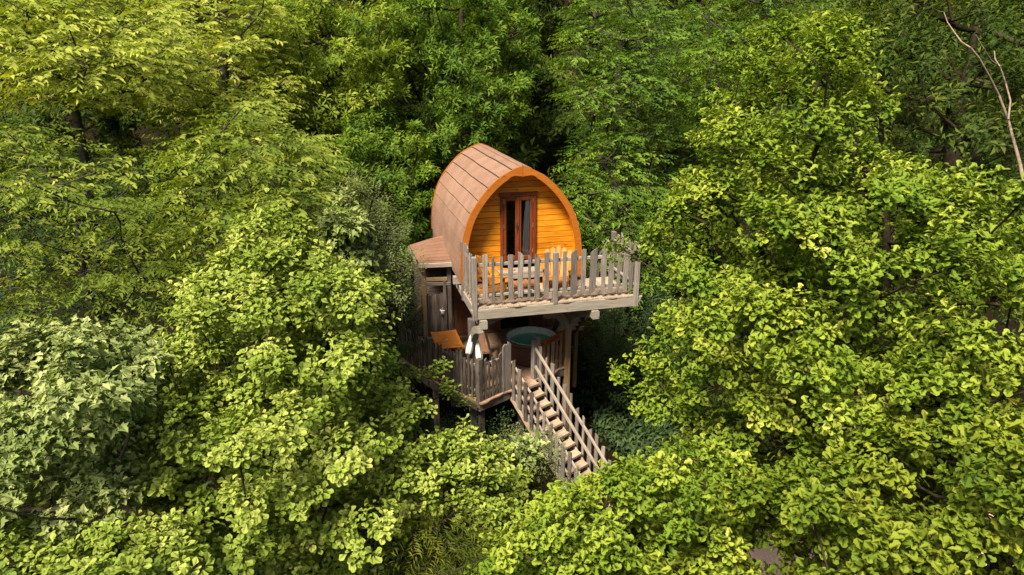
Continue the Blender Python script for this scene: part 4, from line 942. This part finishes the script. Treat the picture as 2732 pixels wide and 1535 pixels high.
# --- background
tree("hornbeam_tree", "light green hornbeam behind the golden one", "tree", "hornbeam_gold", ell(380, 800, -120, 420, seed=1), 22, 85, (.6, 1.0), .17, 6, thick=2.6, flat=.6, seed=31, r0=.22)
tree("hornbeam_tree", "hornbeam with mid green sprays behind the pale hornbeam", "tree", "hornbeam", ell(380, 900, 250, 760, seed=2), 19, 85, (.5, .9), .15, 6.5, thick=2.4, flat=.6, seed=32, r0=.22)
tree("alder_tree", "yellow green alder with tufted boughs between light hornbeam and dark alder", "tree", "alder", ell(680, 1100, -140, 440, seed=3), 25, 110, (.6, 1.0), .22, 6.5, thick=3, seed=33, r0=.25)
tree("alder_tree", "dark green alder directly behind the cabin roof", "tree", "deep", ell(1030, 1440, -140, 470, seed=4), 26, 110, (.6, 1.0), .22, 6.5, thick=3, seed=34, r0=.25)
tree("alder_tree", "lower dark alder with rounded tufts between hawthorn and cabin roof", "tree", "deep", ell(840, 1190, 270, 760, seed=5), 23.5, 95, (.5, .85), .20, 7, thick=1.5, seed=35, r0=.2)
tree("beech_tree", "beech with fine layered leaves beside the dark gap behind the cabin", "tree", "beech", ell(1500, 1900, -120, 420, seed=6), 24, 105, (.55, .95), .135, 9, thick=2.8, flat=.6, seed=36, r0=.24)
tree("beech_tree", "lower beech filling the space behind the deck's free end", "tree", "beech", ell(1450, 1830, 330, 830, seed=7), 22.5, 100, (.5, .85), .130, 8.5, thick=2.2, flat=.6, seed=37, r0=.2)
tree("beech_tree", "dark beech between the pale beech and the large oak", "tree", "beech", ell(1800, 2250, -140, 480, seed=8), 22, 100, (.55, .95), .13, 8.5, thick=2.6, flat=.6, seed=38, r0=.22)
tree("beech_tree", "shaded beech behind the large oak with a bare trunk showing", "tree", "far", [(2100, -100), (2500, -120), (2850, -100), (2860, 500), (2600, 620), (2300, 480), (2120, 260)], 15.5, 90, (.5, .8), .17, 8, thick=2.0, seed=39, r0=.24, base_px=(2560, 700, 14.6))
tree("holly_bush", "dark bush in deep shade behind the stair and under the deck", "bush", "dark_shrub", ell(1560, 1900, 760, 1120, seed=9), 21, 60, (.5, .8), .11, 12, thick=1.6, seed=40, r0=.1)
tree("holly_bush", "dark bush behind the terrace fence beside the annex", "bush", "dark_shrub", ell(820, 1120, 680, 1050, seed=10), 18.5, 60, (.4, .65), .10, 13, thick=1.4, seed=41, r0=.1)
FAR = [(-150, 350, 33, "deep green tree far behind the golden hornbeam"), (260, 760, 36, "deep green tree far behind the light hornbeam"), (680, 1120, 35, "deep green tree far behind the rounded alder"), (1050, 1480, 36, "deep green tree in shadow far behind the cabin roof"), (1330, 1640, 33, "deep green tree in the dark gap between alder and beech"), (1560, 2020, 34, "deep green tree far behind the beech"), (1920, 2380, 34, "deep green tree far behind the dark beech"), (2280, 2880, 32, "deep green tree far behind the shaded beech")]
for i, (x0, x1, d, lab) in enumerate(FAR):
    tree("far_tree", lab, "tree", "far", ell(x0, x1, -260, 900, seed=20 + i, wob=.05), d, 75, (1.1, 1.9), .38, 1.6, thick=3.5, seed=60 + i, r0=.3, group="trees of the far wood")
# low plants over the forest floor
rg = np.random.default_rng(99); n = 9000; gp = np.stack([rg.uniform(-26, 26, n), rg.uniform(-12, 34, n), np.zeros(n)], 1)
gp = np.concatenate([gp, np.stack([rg.uniform(3.3, 8, 1400), rg.uniform(-2.6, 4, 1400), np.zeros(1400)], 1), np.stack([rg.uniform(-6, 1.6, 1400), rg.uniform(-6, -.8, 1400), np.zeros(1400)], 1)])
gp = gp[(np.abs(gp[:, 0] - 1.0) > 2.7) | (gp[:, 1] < -3.5) | (gp[:, 1] > 5.5)]
gp = gp[~((gp[:, 0] > 1.0) & (gp[:, 0] < 8.5) & (gp[:, 1] > -9) & (gp[:, 1] < -2.8))]
gp[:, 2] = [terrain(x, y) + .12 for x, y, _ in gp]; ga = unit(np.stack([rg.normal(size=len(gp)) * .4, rg.normal(size=len(gp)) * .4, np.ones(len(gp))], 1))
v_, t_, tn_ = leaves(gp, ga, "small", "rosette", 8, .22, .16, rg, rg.random(50), rg.integers(0, 50, len(gp)), rg.random(len(gp)))
gc = link("ground_cover", tri_mesh("ground_cover", v_, t_, tn_), "leaf_dark_shrub", kind="stuff"); NTRI[0] += len(t_)
gc["label"] = "dark low plants covering the forest floor between the trunks"; gc["category"] = "plants"
# dead limb sticking out of the shaded beech
dl = thing("dead_branch", tuple(at(2745, 560, 12.5)), "bare pale dead branch forking above the large oak", "branch")
seg = [(2745, 560, .055), (2722, 440, .046), (2690, 320, .035), (2665, 255, .03), (2640, 205, .026), (2612, 155, .023), (2590, 128, .021), (2565, 112, .019), (2545, 85, .016), (2528, 60, .013), (2518, 32, .010), (2502, 30, .008), (2492, 22, .006)]
seg2 = [(2690, 320, .03), (2696, 270, .024), (2684, 225, .020), (2668, 178, .017), (2645, 162, .013), (2625, 130, .010), (2603, 92, .006)]
seg3 = [(2668, 178, .017), (2655, 158, .015), (2653, 137, .014)]
for nm, sg in (("limb", seg), ("limb", seg2), ("stub", seg3)):
    pts_ = [at(x, y, 12.5 + .3 * math.sin(i * .8)) for i, (x, y, _) in enumerate(sg)]; ed = [(*pts_[i], *pts_[i+1], sg[i][2] * .7, sg[i+1][2] * .7) for i in range(len(sg) - 1)]
    v_, t_ = tubes(ed, 6); b_ = np.array(WM[dl].translation); link(nm, tri_mesh(nm, v_ - b_, t_), "dead_wood", dl, WM[dl].copy())
print("TRIS", NTRI[0])
